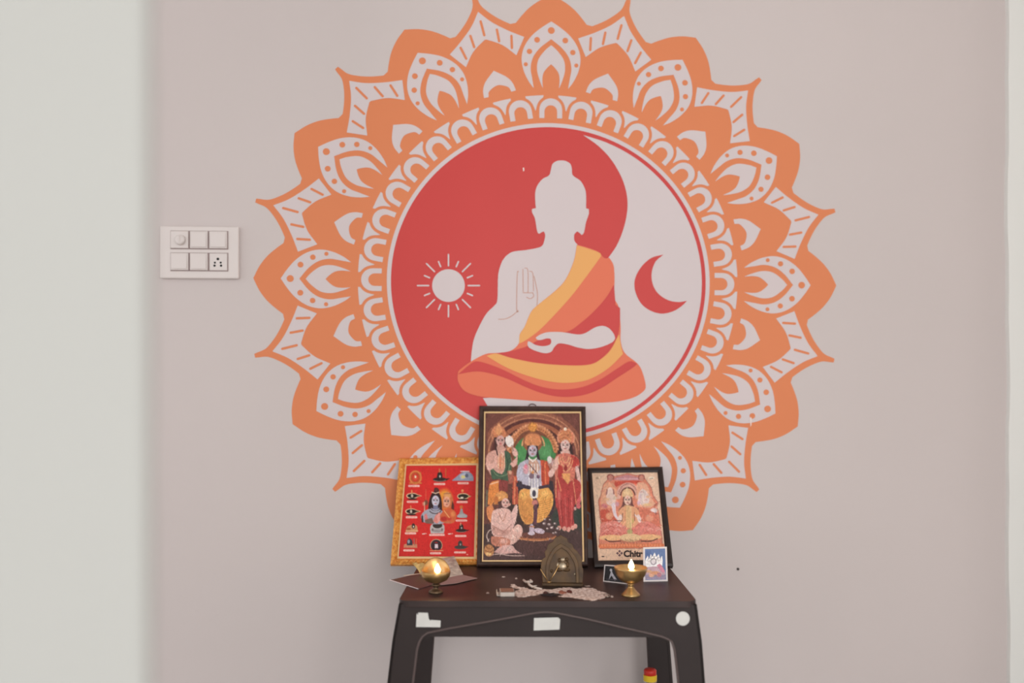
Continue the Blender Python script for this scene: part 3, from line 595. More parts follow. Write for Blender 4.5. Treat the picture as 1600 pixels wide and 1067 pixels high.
    c.poly([(580, 345), (620, 365), (628, 400), (600, 420), (575, 400)], (178, 62, 56)); c.poly([(605, 415), (622, 410), (640, 500), (645, 600), (630, 640), (615, 620), (620, 520)], (214, 172, 164)); c.ell(625, 610, 14, 30, (196, 90, 92))
    for r in (20, 32, 44): c.ring(548, 350, r, r * 2.1, 4, (226, 172, 120), 10, 170)
    c.ell(548, 425, 10, 18, (140, 50, 48)); c.poly([(505, 400), (530, 420), (530, 470), (500, 480)], (172, 58, 54)); c.poly([(525, 455), (575, 455), (572, 500), (555, 530), (540, 520)], (216, 150, 92)); c.line([(552, 520), (554, 620)], 5, (224, 170, 120))
    c.poly([(490, 490), (525, 480), (560, 520), (600, 485), (635, 510), (638, 570), (605, 640), (590, 700), (600, 770), (570, 790), (520, 780), (505, 700), (490, 640), (482, 560)], (172, 62, 60))
    for k, (x, y) in enumerate(((505, 560), (520, 600), (545, 600), (565, 600), (585, 590), (600, 570))): c.curve([(x, y), (x + 8 - k * 2, y + 90), (x + 20 - k * 6, y + 180)], 5, (130, 44, 46) if k % 2 else (206, 104, 98), .7)
    c.ell(510, 590, 14, 50, (206, 110, 100), soft=8, a=.8); c.line([(490, 500), (490, 600)], 5, (216, 160, 110)); c.line([(500, 480), (520, 560)], 5, (210, 140, 96)); c.line([(590, 480), (612, 640)], 5, (208, 130, 96))
    for x, y in ((510, 780), (540, 785), (565, 790), (590, 780), (606, 770)): c.ell(x, y, 12, 14, (214, 150, 136))
    c.ell(625, 650, 14, 16, (200, 96, 100)); c.ell(605, 665, 8, 10, (206, 160, 150))
    for x, y, r in ((425, 730, 8), (455, 732, 7), (420, 755, 11), (450, 760, 12), (485, 755, 10), (465, 780, 12), (500, 785, 12), (440, 785, 9), (475, 812, 8), (455, 848, 7), (490, 808, 9)): c.ell(x, y, r, r * .8, (112, 90, 92)); c.ell(x - 2, y - 2, r * .6, r * .45, (206, 186, 180))
    return c.strokes(2600, 5, .34, 3).mute(.08).mottle(0.03, 3)
# --- picture 2: red print with small emblems
def paint_red():
    c = Canvas(608, 712, 762, 884, 2.6, (198, 46, 44)).xf(600, 700, 160 / 854)
    c.ell(430, 500, 300, 420, (210, 46, 42), soft=60, a=.5)
    def cap(x, y, wd=80):
        c.line([(x - wd / 2, y), (x + wd / 2, y)], 17, (236, 190, 180))
        for k in range(int(wd / 9)): c.line([(x - wd / 2 + 5 + k * 9, y - 4), (x - wd / 2 + 5 + k * 9, y + 4)], 3, (206, 92, 84), .8)
    def stone(x, y, s, dark=(46, 36, 36), glow=(214, 204, 196), rimc=(150, 130, 116)):
        c.ell(x, y + 26 * s, 60 * s, 20 * s, dark); c.poly([(x + 30 * s, y + 15 * s), (x + 90 * s, y + 18 * s), (x + 40 * s, y + 42 * s)], dark); c.poly([(x - 24 * s, y + 22 * s), (x - 20 * s, y - 28 * s), (x, y - 44 * s), (x + 20 * s, y - 28 * s), (x + 24 * s, y + 22 * s)], dark); c.ell(x + 2 * s, y - 2 * s, 9 * s, 14 * s, glow, soft=3); c.ring(x, y + 28 * s, 52 * s, 14 * s, 5 * s, rimc, 10, 170)
    # gold wheel, stone, mountain
    c.ring(262, 245, 46, 52, 12, (206, 134, 74)); c.ring(262, 245, 32, 38, 8, (176, 96, 52)); c.ell(262, 245, 20, 24, (206, 84, 58)); c.line([(215, 292), (310, 292)], 12, (196, 116, 64)); c.ell(262, 240, 7, 10, (240, 220, 190)); c.line([(305, 200), (312, 270)], 5, (196, 120, 70)); cap(250, 316)
    stone(465, 238, .95); c.line([(463, 175), (463, 200)], 8, (190, 130, 80)); c.line([(515, 170), (515, 240)], 5, (176, 116, 60)); cap(463, 300, 78)
    c.poly([(565, 272), (640, 210), (672, 196), (720, 205), (745, 240), (745, 275)], (142, 148, 166)); c.poly([(630, 225), (680, 205), (690, 250), (640, 262)], (176, 176, 196)); c.ell(660, 240, 18, 14, (206, 196, 130)); c.ell(690, 230, 14, 16, (92, 96, 116)); c.line([(640, 194), (710, 194)], 7, (220, 214, 220)); cap(660, 293, 76)
    for x, y in ((236, 398), (228, 528)):
        c.ell(x, y, 50, 24, (226, 196, 160)); c.poly([(x + 30, y - 16), (x + 84, y), (x + 30, y + 14)], (206, 170, 130)); c.ell(x, y, 42, 18, (44, 34, 32)); c.poly([(x + 28, y - 9), (x + 70, y), (x + 28, y + 8)], (50, 38, 34)); c.ell(x - 2, y, 9, 14, (200, 186, 170)); c.line([(x - 5, y - 46), (x - 3, y - 20)], 7, (214, 150, 90)); c.ell(x, y + 26, 40, 7, (40, 30, 30))
    cap(238, 448); cap(230, 577)
    x, y = 660, 402; c.ell(x, y, 50, 26, (220, 190, 150)); c.poly([(x + 30, y - 12), (x + 72, y), (x + 30, y + 14)], (190, 160, 110)); c.ell(x, y, 42, 19, (46, 42, 34)); c.ell(x - 10, y + 12, 14, 8, (222, 206, 186)); c.ell(x - 6, y - 46, 10, 12, (230, 150, 100)); c.line([(x - 6, y - 40), (x - 6, y - 22)], 7, (206, 120, 80)); c.ell(x, y + 28, 42, 7, (44, 34, 34)); cap(652, 450, 76)
    c.poly([(608, 578), (630, 540), (640, 500), (655, 500), (662, 540), (695, 560), (690, 582)], (150, 146, 146)); c.ell(650, 566, 42, 16, (168, 166, 168)); c.ell(645, 492, 13, 14, (196, 110, 60)); cap(646, 604, 80)
    stone(645, 668, .78); c.line([(640, 625), (640, 645)], 7, (206, 170, 140)); cap(640, 733, 80)
    stone(636, 806, .82, (66, 58, 56), (176, 170, 168), (96, 86, 80)); cap(634, 870, 82)
    c.poly([(180, 700), (195, 655), (240, 640), (275, 650), (280, 700)], (196, 136, 96)); c.ell(245, 650, 14, 22, (56, 40, 40)); c.ell(246, 655, 5, 8, (230, 216, 200)); c.ell(205, 675, 18, 12, (170, 90, 60)); c.line([(185, 690), (282, 690)], 8, (216, 170, 130)); cap(222, 711, 78)
    c.poly([(165, 832), (175, 800), (275, 800), (278, 832)], (196, 130, 100)); c.poly([(190, 810), (195, 765), (215, 752), (235, 770), (238, 810)], (62, 56, 66)); c.ell(206, 780, 10, 16, (150, 150, 160)); c.line([(250, 756), (255, 805)], 10, (160, 100, 86)); c.line([(270, 756), (270, 800)], 5, (206, 110, 80)); cap(208, 853, 78)
    c.ring(436, 812, 46, 48, 12, (196, 150, 120), 150, 390); c.ring(436, 812, 36, 38, 20, (58, 44, 48), 140, 400); c.poly([(412, 790), (460, 790), (464, 850), (408, 850)], (52, 36, 42), sm=False); c.poly([(424, 800), (450, 800), (452, 836), (422, 836)], (214, 190, 196), sm=False); c.line([(385, 855), (490, 855)], 9, (206, 130, 96)); cap(430, 877, 78)
    c.poly([(385, 665), (405, 635), (490, 635), (505, 665), (500, 712), (390, 712)], (178, 170, 168)); c.ell(446, 645, 40, 24, (60, 50, 46)); c.ell(446, 690, 44, 12, (150, 140, 140)); c.ell(405, 680, 8, 12, (120, 106, 106)); c.ell(484, 680, 8, 12, (120, 106, 106)); cap(441, 724, 112)
    for x in (335, 553): c.line([(x - 14, 716), (x + 16, 714)], 9, (230, 196, 186)); c.ell(x + 12, 716, 6, 4, (200, 90, 84))
    c.ell(695, 888, 8, 5, (226, 150, 140))
    # central couple
    c.ell(505, 430, 78, 105, (222, 150, 60), soft=16); c.ell(430, 470, 80, 120, (206, 100, 60), soft=20, a=.6); c.line([(349, 345), (349, 430)], 4, (214, 110, 80)); c.ell(350, 455, 20, 26, (120, 72, 56), soft=4); c.ell(328, 465, 8, 16, (206, 120, 100)); c.line([(338, 450), (338, 560)], 6, (206, 180, 150))
    c.poly([(385, 410), (405, 372), (435, 365), (462, 380), (480, 430), (485, 520), (470, 560), (370, 560), (370, 480)], (52, 34, 36)); c.poly([(414, 372), (420, 335), (440, 330), (458, 345), (460, 375)], (72, 40, 40)); c.line([(400, 368), (430, 378), (458, 368)], 7, (226, 196, 170)); c.ell(436, 350, 14, 12, (90, 50, 46))
    c.poly([(310, 560), (345, 520), (400, 505), (470, 515), (520, 560), (510, 620), (440, 635), (350, 625), (315, 600)], (160, 158, 170)); c.poly([(430, 560), (470, 530), (470, 600), (440, 630), (410, 610)], (214, 130, 120)); c.face(430, 440, 32, 46, (198, 192, 206)); c.poly([(412, 478), (448, 478), (452, 512), (408, 512)], (120, 120, 146)); c.ring(428, 502, 34, 20, 9, (78, 66, 76), 10, 170); c.ring(428, 520, 46, 26, 7, (70, 54, 56), 10, 170); c.ring(428, 490, 34, 30, 5, (176, 176, 190), 20, 160)
    c.poly([(335, 560), (355, 545), (370, 600), (345, 610)], (206, 120, 120)); c.poly([(312, 570), (325, 560), (330, 620), (315, 615)], (60, 50, 56)); c.poly([(340, 600), (400, 580), (420, 630), (350, 628)], (110, 76, 62), a=.8)
    c.poly([(490, 430), (500, 385), (530, 365), (562, 390), (580, 450), (575, 500), (490, 500)], (196, 110, 70)); c.ell(528, 395, 30, 28, (214, 150, 96)); c.line([(500, 380), (556, 378)], 6, (160, 90, 60)); c.face(523, 448, 30, 46, (222, 160, 132)); c.poly([(570, 440), (585, 480), (580, 530), (560, 510)], (90, 46, 40)); c.poly([(480, 540), (520, 505), (560, 505), (600, 540), (598, 600), (560, 630), (480, 615), (465, 580)], (200, 96, 60)); c.ell(575, 550, 24, 28, (216, 130, 80), soft=6); c.ell(500, 590, 36, 24, (176, 50, 46), soft=6); c.ell(545, 590, 22, 16, (190, 60, 50), soft=5); c.line([(500, 520), (545, 580)], 6, (226, 170, 110)); c.ell(530, 620, 40, 12, (190, 110, 80), soft=5); c.poly([(440, 560), (462, 535), (468, 600), (448, 625)], (222, 150, 140))
    return c.strokes(500, 3, .12, 5).mottle(0.02, 5)
# --- picture 3: pale goddess print
def paint_pale():
    c = Canvas(916, 730, 1056, 886, 2.6, (224, 188, 162)).xf(910, 720, 150 / 800)
    out = [(140, 370), (135, 335), (155, 290), (175, 200), (210, 160), (205, 130), (230, 112), (262, 130), (330, 118), (380, 106), (440, 122), (478, 118), (505, 118), (520, 150), (550, 190), (575, 230), (590, 290), (628, 350), (620, 375), (640, 460), (650, 560), (662, 640), (665, 725), (150, 730), (140, 640), (160, 560), (145, 440)]
    c.poly([(x + (x - 390) * .015, y + (y - 420) * .01) for x, y in out], (140, 70, 66)); c.poly(out, (214, 132, 108))
    c.poly([(270, 140), (330, 125), (380, 116), (440, 130), (480, 140), (470, 160), (280, 160)], (190, 130, 136)); c.line([(290, 150), (460, 150)], 12, (206, 160, 164)); c.poly([(270, 170), (470, 165), (500, 200), (430, 190), (330, 195), (260, 230)], (196, 82, 68)); c.ring(380, 300, 80, 100, 40, (218, 168, 152), 180, 360)
    for t in np.linspace(190, 350, 17): c.ell(380 + 78 * math.cos(math.radians(t)), 290 + 98 * math.sin(math.radians(t)), 5, 5, (150, 84, 84))
    c.ell(235, 145, 22, 24, (188, 128, 116)); c.ring(235, 140, 26, 26, 7, (136, 66, 66), 150, 390); c.ell(492, 145, 20, 24, (196, 136, 120)); c.ring(492, 140, 24, 24, 7, (136, 66, 66), 150, 390)
    c.poly([(180, 200), (230, 180), (275, 210), (290, 300), (270, 400), (180, 380), (150, 340)], (222, 160, 130)); c.poly([(450, 200), (500, 180), (545, 210), (570, 300), (610, 360), (560, 390), (460, 380)], (224, 168, 140))
    c.poly([(205, 260), (235, 225), (262, 260), (280, 330), (250, 380), (200, 350)], (226, 196, 184)); c.line([(205, 240), (200, 280)], 9, (140, 86, 92)); c.line([(258, 240), (262, 275)], 9, (140, 86, 92)); c.ell(232, 240, 18, 20, (236, 206, 196)); c.poly([(240, 350), (275, 350), (280, 420), (300, 480), (330, 480), (300, 500), (260, 450)], (222, 204, 210)); c.ell(185, 375, 34, 22, (206, 116, 124), soft=5); c.ell(205, 320, 30, 14, (226, 180, 140), soft=5); c.ell(270, 310, 24, 16, (214, 190, 170), soft=5); c.ell(290, 360, 20, 26, (206, 150, 160), soft=5)
    c.poly([(470, 270), (500, 230), (540, 260), (560, 330), (520, 370), (470, 350)], (222, 200, 194)); c.line([(500, 245), (510, 340)], 10, (234, 214, 206)); c.ell(480, 300, 12, 30, (206, 180, 186), soft=4); c.ell(545, 300, 20, 14, (226, 176, 140), soft=4); c.ell(540, 365, 50, 14, (226, 188, 140), soft=5); c.ell(470, 350, 18, 24, (214, 176, 190), soft=5); c.ell(595, 415, 34, 24, (224, 206, 204), soft=4); c.line([(560, 425), (625, 440)], 7, (140, 76, 76)); c.line([(600, 370), (630, 350)], 7, (136, 66, 66))
    c.poly([(150, 420), (200, 400), (250, 450), (290, 500), (160, 510)], (196, 88, 72)); c.poly([(470, 420), (520, 400), (620, 450), (645, 560), (480, 510)], (206, 118, 96)); c.ell(560, 480, 40, 30, (222, 150, 124), soft=6); c.ell(225, 460, 36, 36, (220, 150, 118), soft=6)
    c.poly([(150, 520), (240, 500), (310, 505), (380, 545), (480, 505), (560, 510), (645, 560), (660, 640), (400, 660), (145, 650)], (214, 130, 118))
    rg = random.Random(4)
    for k in range(46): x = rg.uniform(165, 640); y = rg.uniform(520, 615); c.curve([(x - 22, y + 8), (x, y - 6), (x + 22, y + 8)], 6, rg.choice([(176, 70, 66), (226, 160, 150), (196, 96, 86), (230, 180, 166)]), .8)
    for k in range(30): x = rg.uniform(160, 310) if k % 2 else rg.uniform(480, 640); y = rg.uniform(230, 520); c.curve([(x - 12, y), (x, y - 9), (x + 12, y)], 5, rg.choice([(190, 110, 100), (232, 196, 176), (170, 90, 84), (226, 170, 140)]), .7)
    # main figure
    c.ring(378, 290, 60, 66, 10, (92, 54, 52), 185, 355); c.ell(376, 280, 46, 50, (216, 178, 134)); c.ell(372, 262, 30, 30, (226, 192, 150), soft=6); c.line([(372, 225), (372, 250)], 8, (226, 200, 160)); c.poly([(340, 300), (412, 300), (425, 370), (470, 400), (440, 410), (300, 410), (330, 370)], (110, 68, 66)); c.poly([(300, 440), (320, 395), (360, 375), (410, 375), (455, 395), (475, 440), (470, 510), (410, 560), (320, 520)], (220, 160, 124)); c.face(376, 328, 30, 42, (232, 196, 178))
    c.poly([(350, 370), (400, 370), (410, 560), (370, 560)], (216, 176, 130)); c.line([(405, 375), (408, 560)], 5, (236, 206, 160)); c.line([(360, 375), (355, 500)], 5, (196, 120, 90)); c.line([(335, 440), (330, 500)], 6, (120, 74, 66)); c.line([(432, 430), (436, 500)], 6, (140, 80, 70)); c.ell(312, 480, 18, 34, (230, 204, 196), rot=15); c.ell(472, 480, 16, 34, (232, 206, 200), rot=-15); c.line([(440, 450), (480, 495)], 8, (226, 206, 206)); c.line([(255, 496), (330, 500)], 6, (120, 70, 64)); c.ell(395, 590, 28, 30, (170, 160, 110), soft=6); c.line([(400, 520), (404, 610)], 8, (190, 176, 120)); c.ell(420, 500, 12, 30, (196, 170, 110), soft=4)
    c.ell(240, 640, 100, 24, (228, 178, 130)); c.ell(560, 635, 100, 24, (228, 178, 130)); c.curve([(190, 652), (230, 672), (315, 668)], 9, (84, 56, 50)); c.curve([(490, 668), (570, 668), (625, 648)], 9, (84, 56, 50)); c.ell(400, 640, 90, 34, (226, 190, 146)); 
    for k in range(14): c.line([(320 + k * 13, 650 + (k % 3) * 6), (324 + k * 13, 690 - (k % 2) * 10)], 5, (130, 84, 66), .8)
    c.line([(150, 710), (665, 704)], 34, (214, 120, 84))
    for k in range(22): c.ell(165 + k * 23, 704, 9, 12, (228, 150, 110), soft=3)
    c.ell(125, 143, 14, 10, (170, 140, 116)); c.ell(140, 138, 8, 6, (240, 220, 196)); c.ell(575, 142, 24, 11, (240, 224, 204)); c.line([(562, 146), (588, 146)], 5, (150, 120, 100)); c.line([(163, 797), (180, 797)], 8, (66, 50, 48))
    return c.strokes(1500, 4, .2, 8).mute(.05).mottle(0.02, 8)
def paint_blue():
    c = Canvas(1002, 850, 1046, 912, 4.0, (84, 106, 150)).xf(910, 720, 150 / 800)
    c.ell(540, 790, 50, 60, (66, 88, 136), soft=20); c.poly([(530, 900), (525, 830), (545, 790), (555, 820), (570, 775), (582, 800), (602, 762), (618, 800), (635, 775), (648, 815), (665, 790), (668, 850), (650, 910), (560, 915)], (226, 222, 222))
    for x, y in ((560, 830), (585, 815), (612, 815), (638, 825)): c.ring(x, y, 16, 22, 4, (130, 130, 140), 180, 360); c.ell(x, y + 8, 11, 14, (214, 206, 204)); c.line([(x - 6, y + 6), (x + 6, y + 6)], 3, (110, 100, 110))
    c.ell(592, 850, 26, 24, (206, 196, 200)); c.ring(592, 838, 22, 24, 5, (100, 90, 100), 0, 360); c.poly([(520, 900), (590, 880), (660, 890), (690, 930), (690, 985), (520, 985)], (186, 150, 160)); c.ell(605, 940, 50, 24, (206, 140, 100), soft=5); c.poly([(620, 870), (650, 860), (690, 920), (665, 930)], (196, 120, 140)); c.ell(550, 920, 34, 14, (200, 150, 110), soft=4); c.line([(520, 965), (695, 965)], 34, (120, 116, 146), .7); c.ell(575, 955, 26, 16, (216, 160, 130), soft=4); c.ell(640, 950, 22, 22, (176, 110, 120), soft=5)
    return c.mottle(0.05, 9)
def paint_mono():
    c = Canvas(940, 878, 982, 916, 4.0, (34, 30, 32)).xf(910, 720, 150 / 800)
    c.poly([(215, 1000), (235, 930), (228, 905), (245, 905), (252, 935), (285, 985), (270, 1000), (242, 955)], (176, 172, 180)); c.ell(238, 910, 10, 12, (190, 186, 190)); c.line([(200, 985), (290, 992)], 8, (70, 64, 70)); return c.mottle(0.06, 2)

# ------------------------------------------------------------------ picture frames leaning on the wall
def frame_plane(BL, BR, topmid, ytop, lift):
    a, b = on_z(*BL, ZT + lift), on_z(*BR, ZT + lift); t = on_wall(*topmid, y=ytop); n = (b - a).cross(t - a).normalized()
    if n.dot(CAM - a) < 0: n = -n
    return a, n
def frame(name, outer, inner, ytop, m_bar, prof, thick, label, cat='picture frame'):
    """outer/inner: TL,TR,BR,BL photo points; prof: heights across the moulding from outside to inside"""
    TL, TR, BR, BL = outer; p0, n = frame_plane(BL, BR, ((TL[0] + TR[0]) / 2, (TL[1] + TR[1]) / 2), ytop, thick * 0.42)
    e = empty(name, (on_table(*BL) + on_table(*BR)) / 2, label, cat)
    O = [hit(*q, p0, n) for q in outer]; I = [hit(*q, p0, n) for q in inner]
    for k in range(4):
        k2 = (k + 1) % 4; bm = bmesh.new(); rows = []
        for corner in (k, k2):
            row = [O[corner] - n * thick]
            for t, h in prof: row.append(O[corner].lerp(I[corner], t) + n * (h - prof[0][1]))
            row.append(I[corner] - n * thick); rows.append([bm.verts.new(p) for p in row])
        m = len(rows[0])
        for q in range(m): bm.faces.new((rows[0][q], rows[0][(q + 1) % m], rows[1][(q + 1) % m], rows[1][q]))
        bm.faces.new(rows[0]); bm.faces.new(list(reversed(rows[1])))
        bmobj('frame_bar', bm, m_bar, e)
    bm = bmesh.new(); add_poly(bm, [o + (sum(O, Vector()) / 4 - o) * 0.03 - n * (thick - 0.0005) for o in O], n * 0.002); bmobj('backing_board', bm, mat('board', (96, 74, 62), 0.8), e)
    return e, p0, n, O, I
def fillet(e, p0, n, A, B, m, hgt, name='fillet'):
    a = [hit(*q, p0, n) for q in A]; b = [hit(*q, p0, n) for q in B]
    for k in range(4):
        k2 = (k + 1) % 4; bm = bmesh.new(); add_poly(bm, [p + n * hgt for p in (a[k], a[k2], b[k2], b[k])], -n * 0.003); bmobj(name, bm, m, e)
def inset(q, d, d2=None):
    d2 = d if d2 is None else d2; (a, b, c, e) = q; return [(a[0] + d, a[1] + d2), (b[0] - d, b[1] + d2), (c[0] - d, c[1] - d2), (e[0] + d, e[1] - d2)]
M_wd = mat('dark_wood', (66, 46, 40), 0.4, spec=0.4, nscale=60, rgb2=(48, 33, 30), bump=0.1, bscale=200)
M_bk = mat('black_wood', (44, 34, 32), 0.4, spec=0.4, nscale=50, rgb2=(36, 28, 27))
M_gl = mat('gilt_line', (226, 190, 140), 0.4, 0.2)
M_gd = mat('gold_moulding', (232, 168, 84), 0.36, 0.25, spec=0.5, nscale=160, rgb2=(196, 116, 46), bump=0.2, bscale=300)

# centre: large dark frame
O1 = [(749, 634), (915, 635), (919, 884), (745, 884.5)]
G1 = [(756.5, 642.5), (908, 642.5), (913, 877), (753, 877)]
I1 = [(758.5, 644.8), (906, 644.8), (910.5, 874.8), (755, 874.8)]
fr1, p1, n1, oc1, _ = frame('framed_picture', O1, G1, -0.016, M_wd, [(0, 0.0), (0.25, 0.003), (0.7, 0.003), (1, -0.001)], 0.011, 'tall dark wood framed court scene print at the centre of the table')
fillet(fr1, p1, n1, G1, I1, M_gl, -0.0015)
pr = print_mesh('picture', paint_court(), I1, p1, n1, -0.003, fr1); pr['label'] = 'devotional print of four figures around a throne'
bm = bmesh.new(); hp_ = hit(832, 633.5, p1, n1) - n1 * 0.006; tube(bm, [hp_ + Vector((0.008 * math.cos(t), 0, 0.006 * math.sin(t))) for t in np.linspace(0, math.pi, 9)], 0.0013, 6); bmobj('hanging_ring', bm, mat('ring_metal', (110, 90, 92), 0.4, 0.7), fr1, smooth=True)

# left: ornate gold frame
O2 = [(624, 716), (751.5, 713.8), (748.5, 881.5), (610, 882)]
G2 = [(633.3, 724.8), (748, 723.2), (744.5, 873), (620.5, 872.5)]
I2 = [(635, 726.8), (744.2, 726.2), (740.5, 869.5), (622.8, 869)]
fr2, p2, n2, oc2, ic2 = frame('gold_framed_picture', O2, G2, -0.013, M_gd, [(0, 0.0), (0.3, 0.003), (0.75, 0.0025), (1, -0.0005)], 0.009, 'ornate gold framed red print with small emblems left of centre frame')
fillet(fr2, p2, n2, G2, I2, M_gl, -0.0012)
pr = print_mesh('picture', paint_red(), I2, p2, n2, -0.0028, fr2); pr['label'] = 'red devotional print of a couple ringed by small shrines'
leaf_m = None
for k in range(4):
    k2 = (k + 1) % 4; L = (oc2[k2] - oc2[k]).length; cnt = int(L / 0.0085); tdir = (oc2[k2] - oc2[k]).normalized(); ndir = n2.cross(tdir)
    bm = bmesh.new()
    for i in range(cnt):
        t = (i + 0.5) / cnt; c = oc2[k].lerp(oc2[k2], t).lerp(ic2[k].lerp(ic2[k2], t), 0.48)
        sgn = 1 if i % 2 else -1; ax = (tdir * 0.75 + ndir * 0.66 * sgn).normalized(); bx = n2.cross(ax)
        top_ = bm.verts.new(c + n2 * 0.0055); rg_ = [bm.verts.new(c + n2 * 0.0020 + ax * 0.0056 * math.cos(a) + bx * 0.0026 * math.sin(a)) for a in np.linspace(0, 2 * math.pi, 9)[:-1]]
        rm_ = [bm.verts.new(c + n2 * 0.0046 + ax * 0.0036 * math.cos(a) + bx * 0.0017 * math.sin(a)) for a in np.linspace(0, 2 * math.pi, 9)[:-1]]
        for q in range(8): bm.faces.new((rg_[q], rg_[(q + 1) % 8], rm_[(q + 1) % 8], rm_[q])); bm.faces.new((rm_[q], rm_[(q + 1) % 8], top_))
    o = bmobj('carved_leaves', bm, M_gd, fr2, smooth=True); o['kind'] = 'stuff'

# right: black frame with a pale print
O3 = [(918.5, 731), (1035, 729), (1052, 884), (929, 885.5)]
I3 = [(925, 738), (1027.5, 737), (1041, 874.5), (935, 875.5)]
fr3, p3, n3, oc3, _ = frame('framed_picture', O3, I3, -0.014, M_bk, [(0, 0.0), (0.3, 0.002), (0.8, 0.002), (1, -0.001)], 0.010, 'black framed pale orange goddess print right of centre frame')
pr = print_mesh('picture', paint_pale(), I3, p3, n3, -0.0025, fr3); pr['label'] = 'pale print of a seated goddess on lotus'
M_ink = mat('ink', (52, 40, 40), 0.6)
def flat_text(txt, px, py, pxh, p0, n, off, m, parent, slant=0.0):
    cu = bpy.data.curves.new('lettering', 'FONT'); cu.body = txt; cu.size = 1.0; cu.offset = 0.042; cu.resolution_u = 3
    t = bpy.data.objects.new('tmp', cu); COL.objects.link(t); dg = bpy.context.evaluated_depsgraph_get(); me = bpy.data.meshes.new_from_object(t.evaluated_get(dg)); bpy.data.objects.remove(t)
    for v in me.vertices:
        x = px + v.co.x * pxh * 1.0 + slant * v.co.y * pxh; y = py - v.co.y * pxh; v.co = hit(x, y, p0 + n * off, n)
    me.materials.clear(); return link('lettering', me, m, parent)
flat_text('Chitr', 974.3, 869.6, 13.6, p3, n3, -0.0021, M_ink, fr3)
for dx, dy in ((0, -3.2), (3.2, 0), (0, 3.2), (-3.2, 0)):
    bm = bmesh.new(); cx_, cy_ = 968 + dx, 864.3 + dy
    for r0 in (2.3,):
        add_poly(bm, [hit(cx_ + a, cy_ + b, p3 + n3 * -0.0021, n3) for a, b in ((0, -r0), (r0, 0), (0, r0), (-r0, 0))])
    bmobj('emblem', bm, mat('emblem_ink', (112, 84, 88), 0.6), fr3)

# ------------------------------------------------------------------ oil lamps
M_br = mat('brass', (206, 172, 120), 0.28, 0.85, nscale=40, rgb2=(168, 132, 84), bump=0.05, bscale=200)
M_brd = mat('brass_tarnished', (112, 92, 72), 0.4, 0.85, nscale=40, rgb2=(84, 68, 54))
M_oil = mat('lamp_oil', (150, 96, 44), 0.12, spec=0.6)
M_wick = mat('wick', (70, 48, 36), 0.9)
def flame_mat():
    m = bpy.data.materials.new('flame'); m.use_nodes = True; nt = m.node_tree; b = nt.nodes['Principled BSDF']; b.inputs['Base Color'].default_value = (0.9, 0.5, 0.2, 1)
    tc = nt.nodes.new('ShaderNodeTexCoord'); sp_ = nt.nodes.new('ShaderNodeSeparateXYZ'); r = nt.nodes.new('ShaderNodeValToRGB')
    r.color_ramp.elements[0].color = (1.0, 0.42, 0.12, 1); r.color_ramp.elements[1].position = 0.5; r.color_ramp.elements[1].color = (1.0, 0.86, 0.55, 1)
    nt.links.new(tc.outputs['Generated'], sp_.inputs[0]); nt.links.new(sp_.outputs['Z'], r.inputs['Fac']); nt.links.new(r.outputs['Color'], b.inputs['Emission Color']); b.inputs['Emission Strength'].default_value = 7.0; return m
M_fl = flame_mat()
def lamp(px, py, label, R, bowl, stem, rim=None, flame_px=None, flame_h=0.019, m_foot=M_br, seg=48):
    c = on_table(px, py); c.z = ZT
    e = empty('oil_lamp', c, label, 'oil lamp', 'lit brass oil lamps on the table')
    o = bmobj('bowl', lathe(bowl, seg, c, rim), M_br, e, smooth=True)
    o = bmobj('foot', lathe(stem, 32, c), m_foot, e, smooth=True)
    return e, c
prof_bowl = [(0.0045, 0.0215), (0.011, 0.0225), (0.019, 0.0275), (0.0255, 0.036), (0.0288, 0.0465), (0.0296, 0.0495), (0.0288, 0.0503), (0.0275, 0.049), (0.024, 0.040), (0.017, 0.032), (0.008, 0.0285), (0.0, 0.0278)]
prof_foot = [(0.0, 0.0), (0.0165, 0.0), (0.0165, 0.002), (0.0145, 0.004), (0.0095, 0.009), (0.0060, 0.0135), (0.0043, 0.0165), (0.0055, 0.018), (0.0058, 0.0195), (0.0045, 0.0215), (0.0, 0.0216)]
def flame_at(e, p, h, wd):
    pr_ = [(0.0, 0.0), (0.5, 0.08), (0.85, 0.2), (1.0, 0.33), (0.86, 0.5), (0.55, 0.7), (0.26, 0.87), (0.0, 1.0)]
    bmobj('flame', lathe([(r * wd / 2, z * h) for r, z in pr_], 16, p), M_fl, e, smooth=True)
    l = bpy.data.lights.new('flame_light', 'POINT'); l.energy = 0.32; l.color = (1.0, 0.62, 0.28); l.shadow_soft_size = 0.006
    lo = bpy.data.objects.new('flame_light', l); COL.objects.link(lo); lo.parent = e; lo.matrix_parent_inverse = e.matrix_world.inverted(); lo.location = Vector(p) + Vector((0, -0.006, h * 0.5))
e, c = lamp(985.5, 930, 'lit brass oil lamp on a flared foot in front of black frame', 0.03, prof_bowl, prof_foot)
o = bmobj('oil', lathe([(0.0, 0.0385), (0.0228, 0.0385), (0.0228, 0.037), (0.0, 0.037)], 32, c), M_oil, e)
bm = bmesh.new(); wk = c + Vector((-0.001, -0.012, 0.042)); tube(bm, [wk + Vector((0.004, 0.014, -0.004)), wk, wk + Vector((-0.001, -0.004, 0.005))], 0.0032, 8); bmobj('wick', bm, M_wick, e, smooth=True)
flame_at(e, wk + Vector((-0.001, -0.004, 0.0055)), 0.0195, 0.0105)
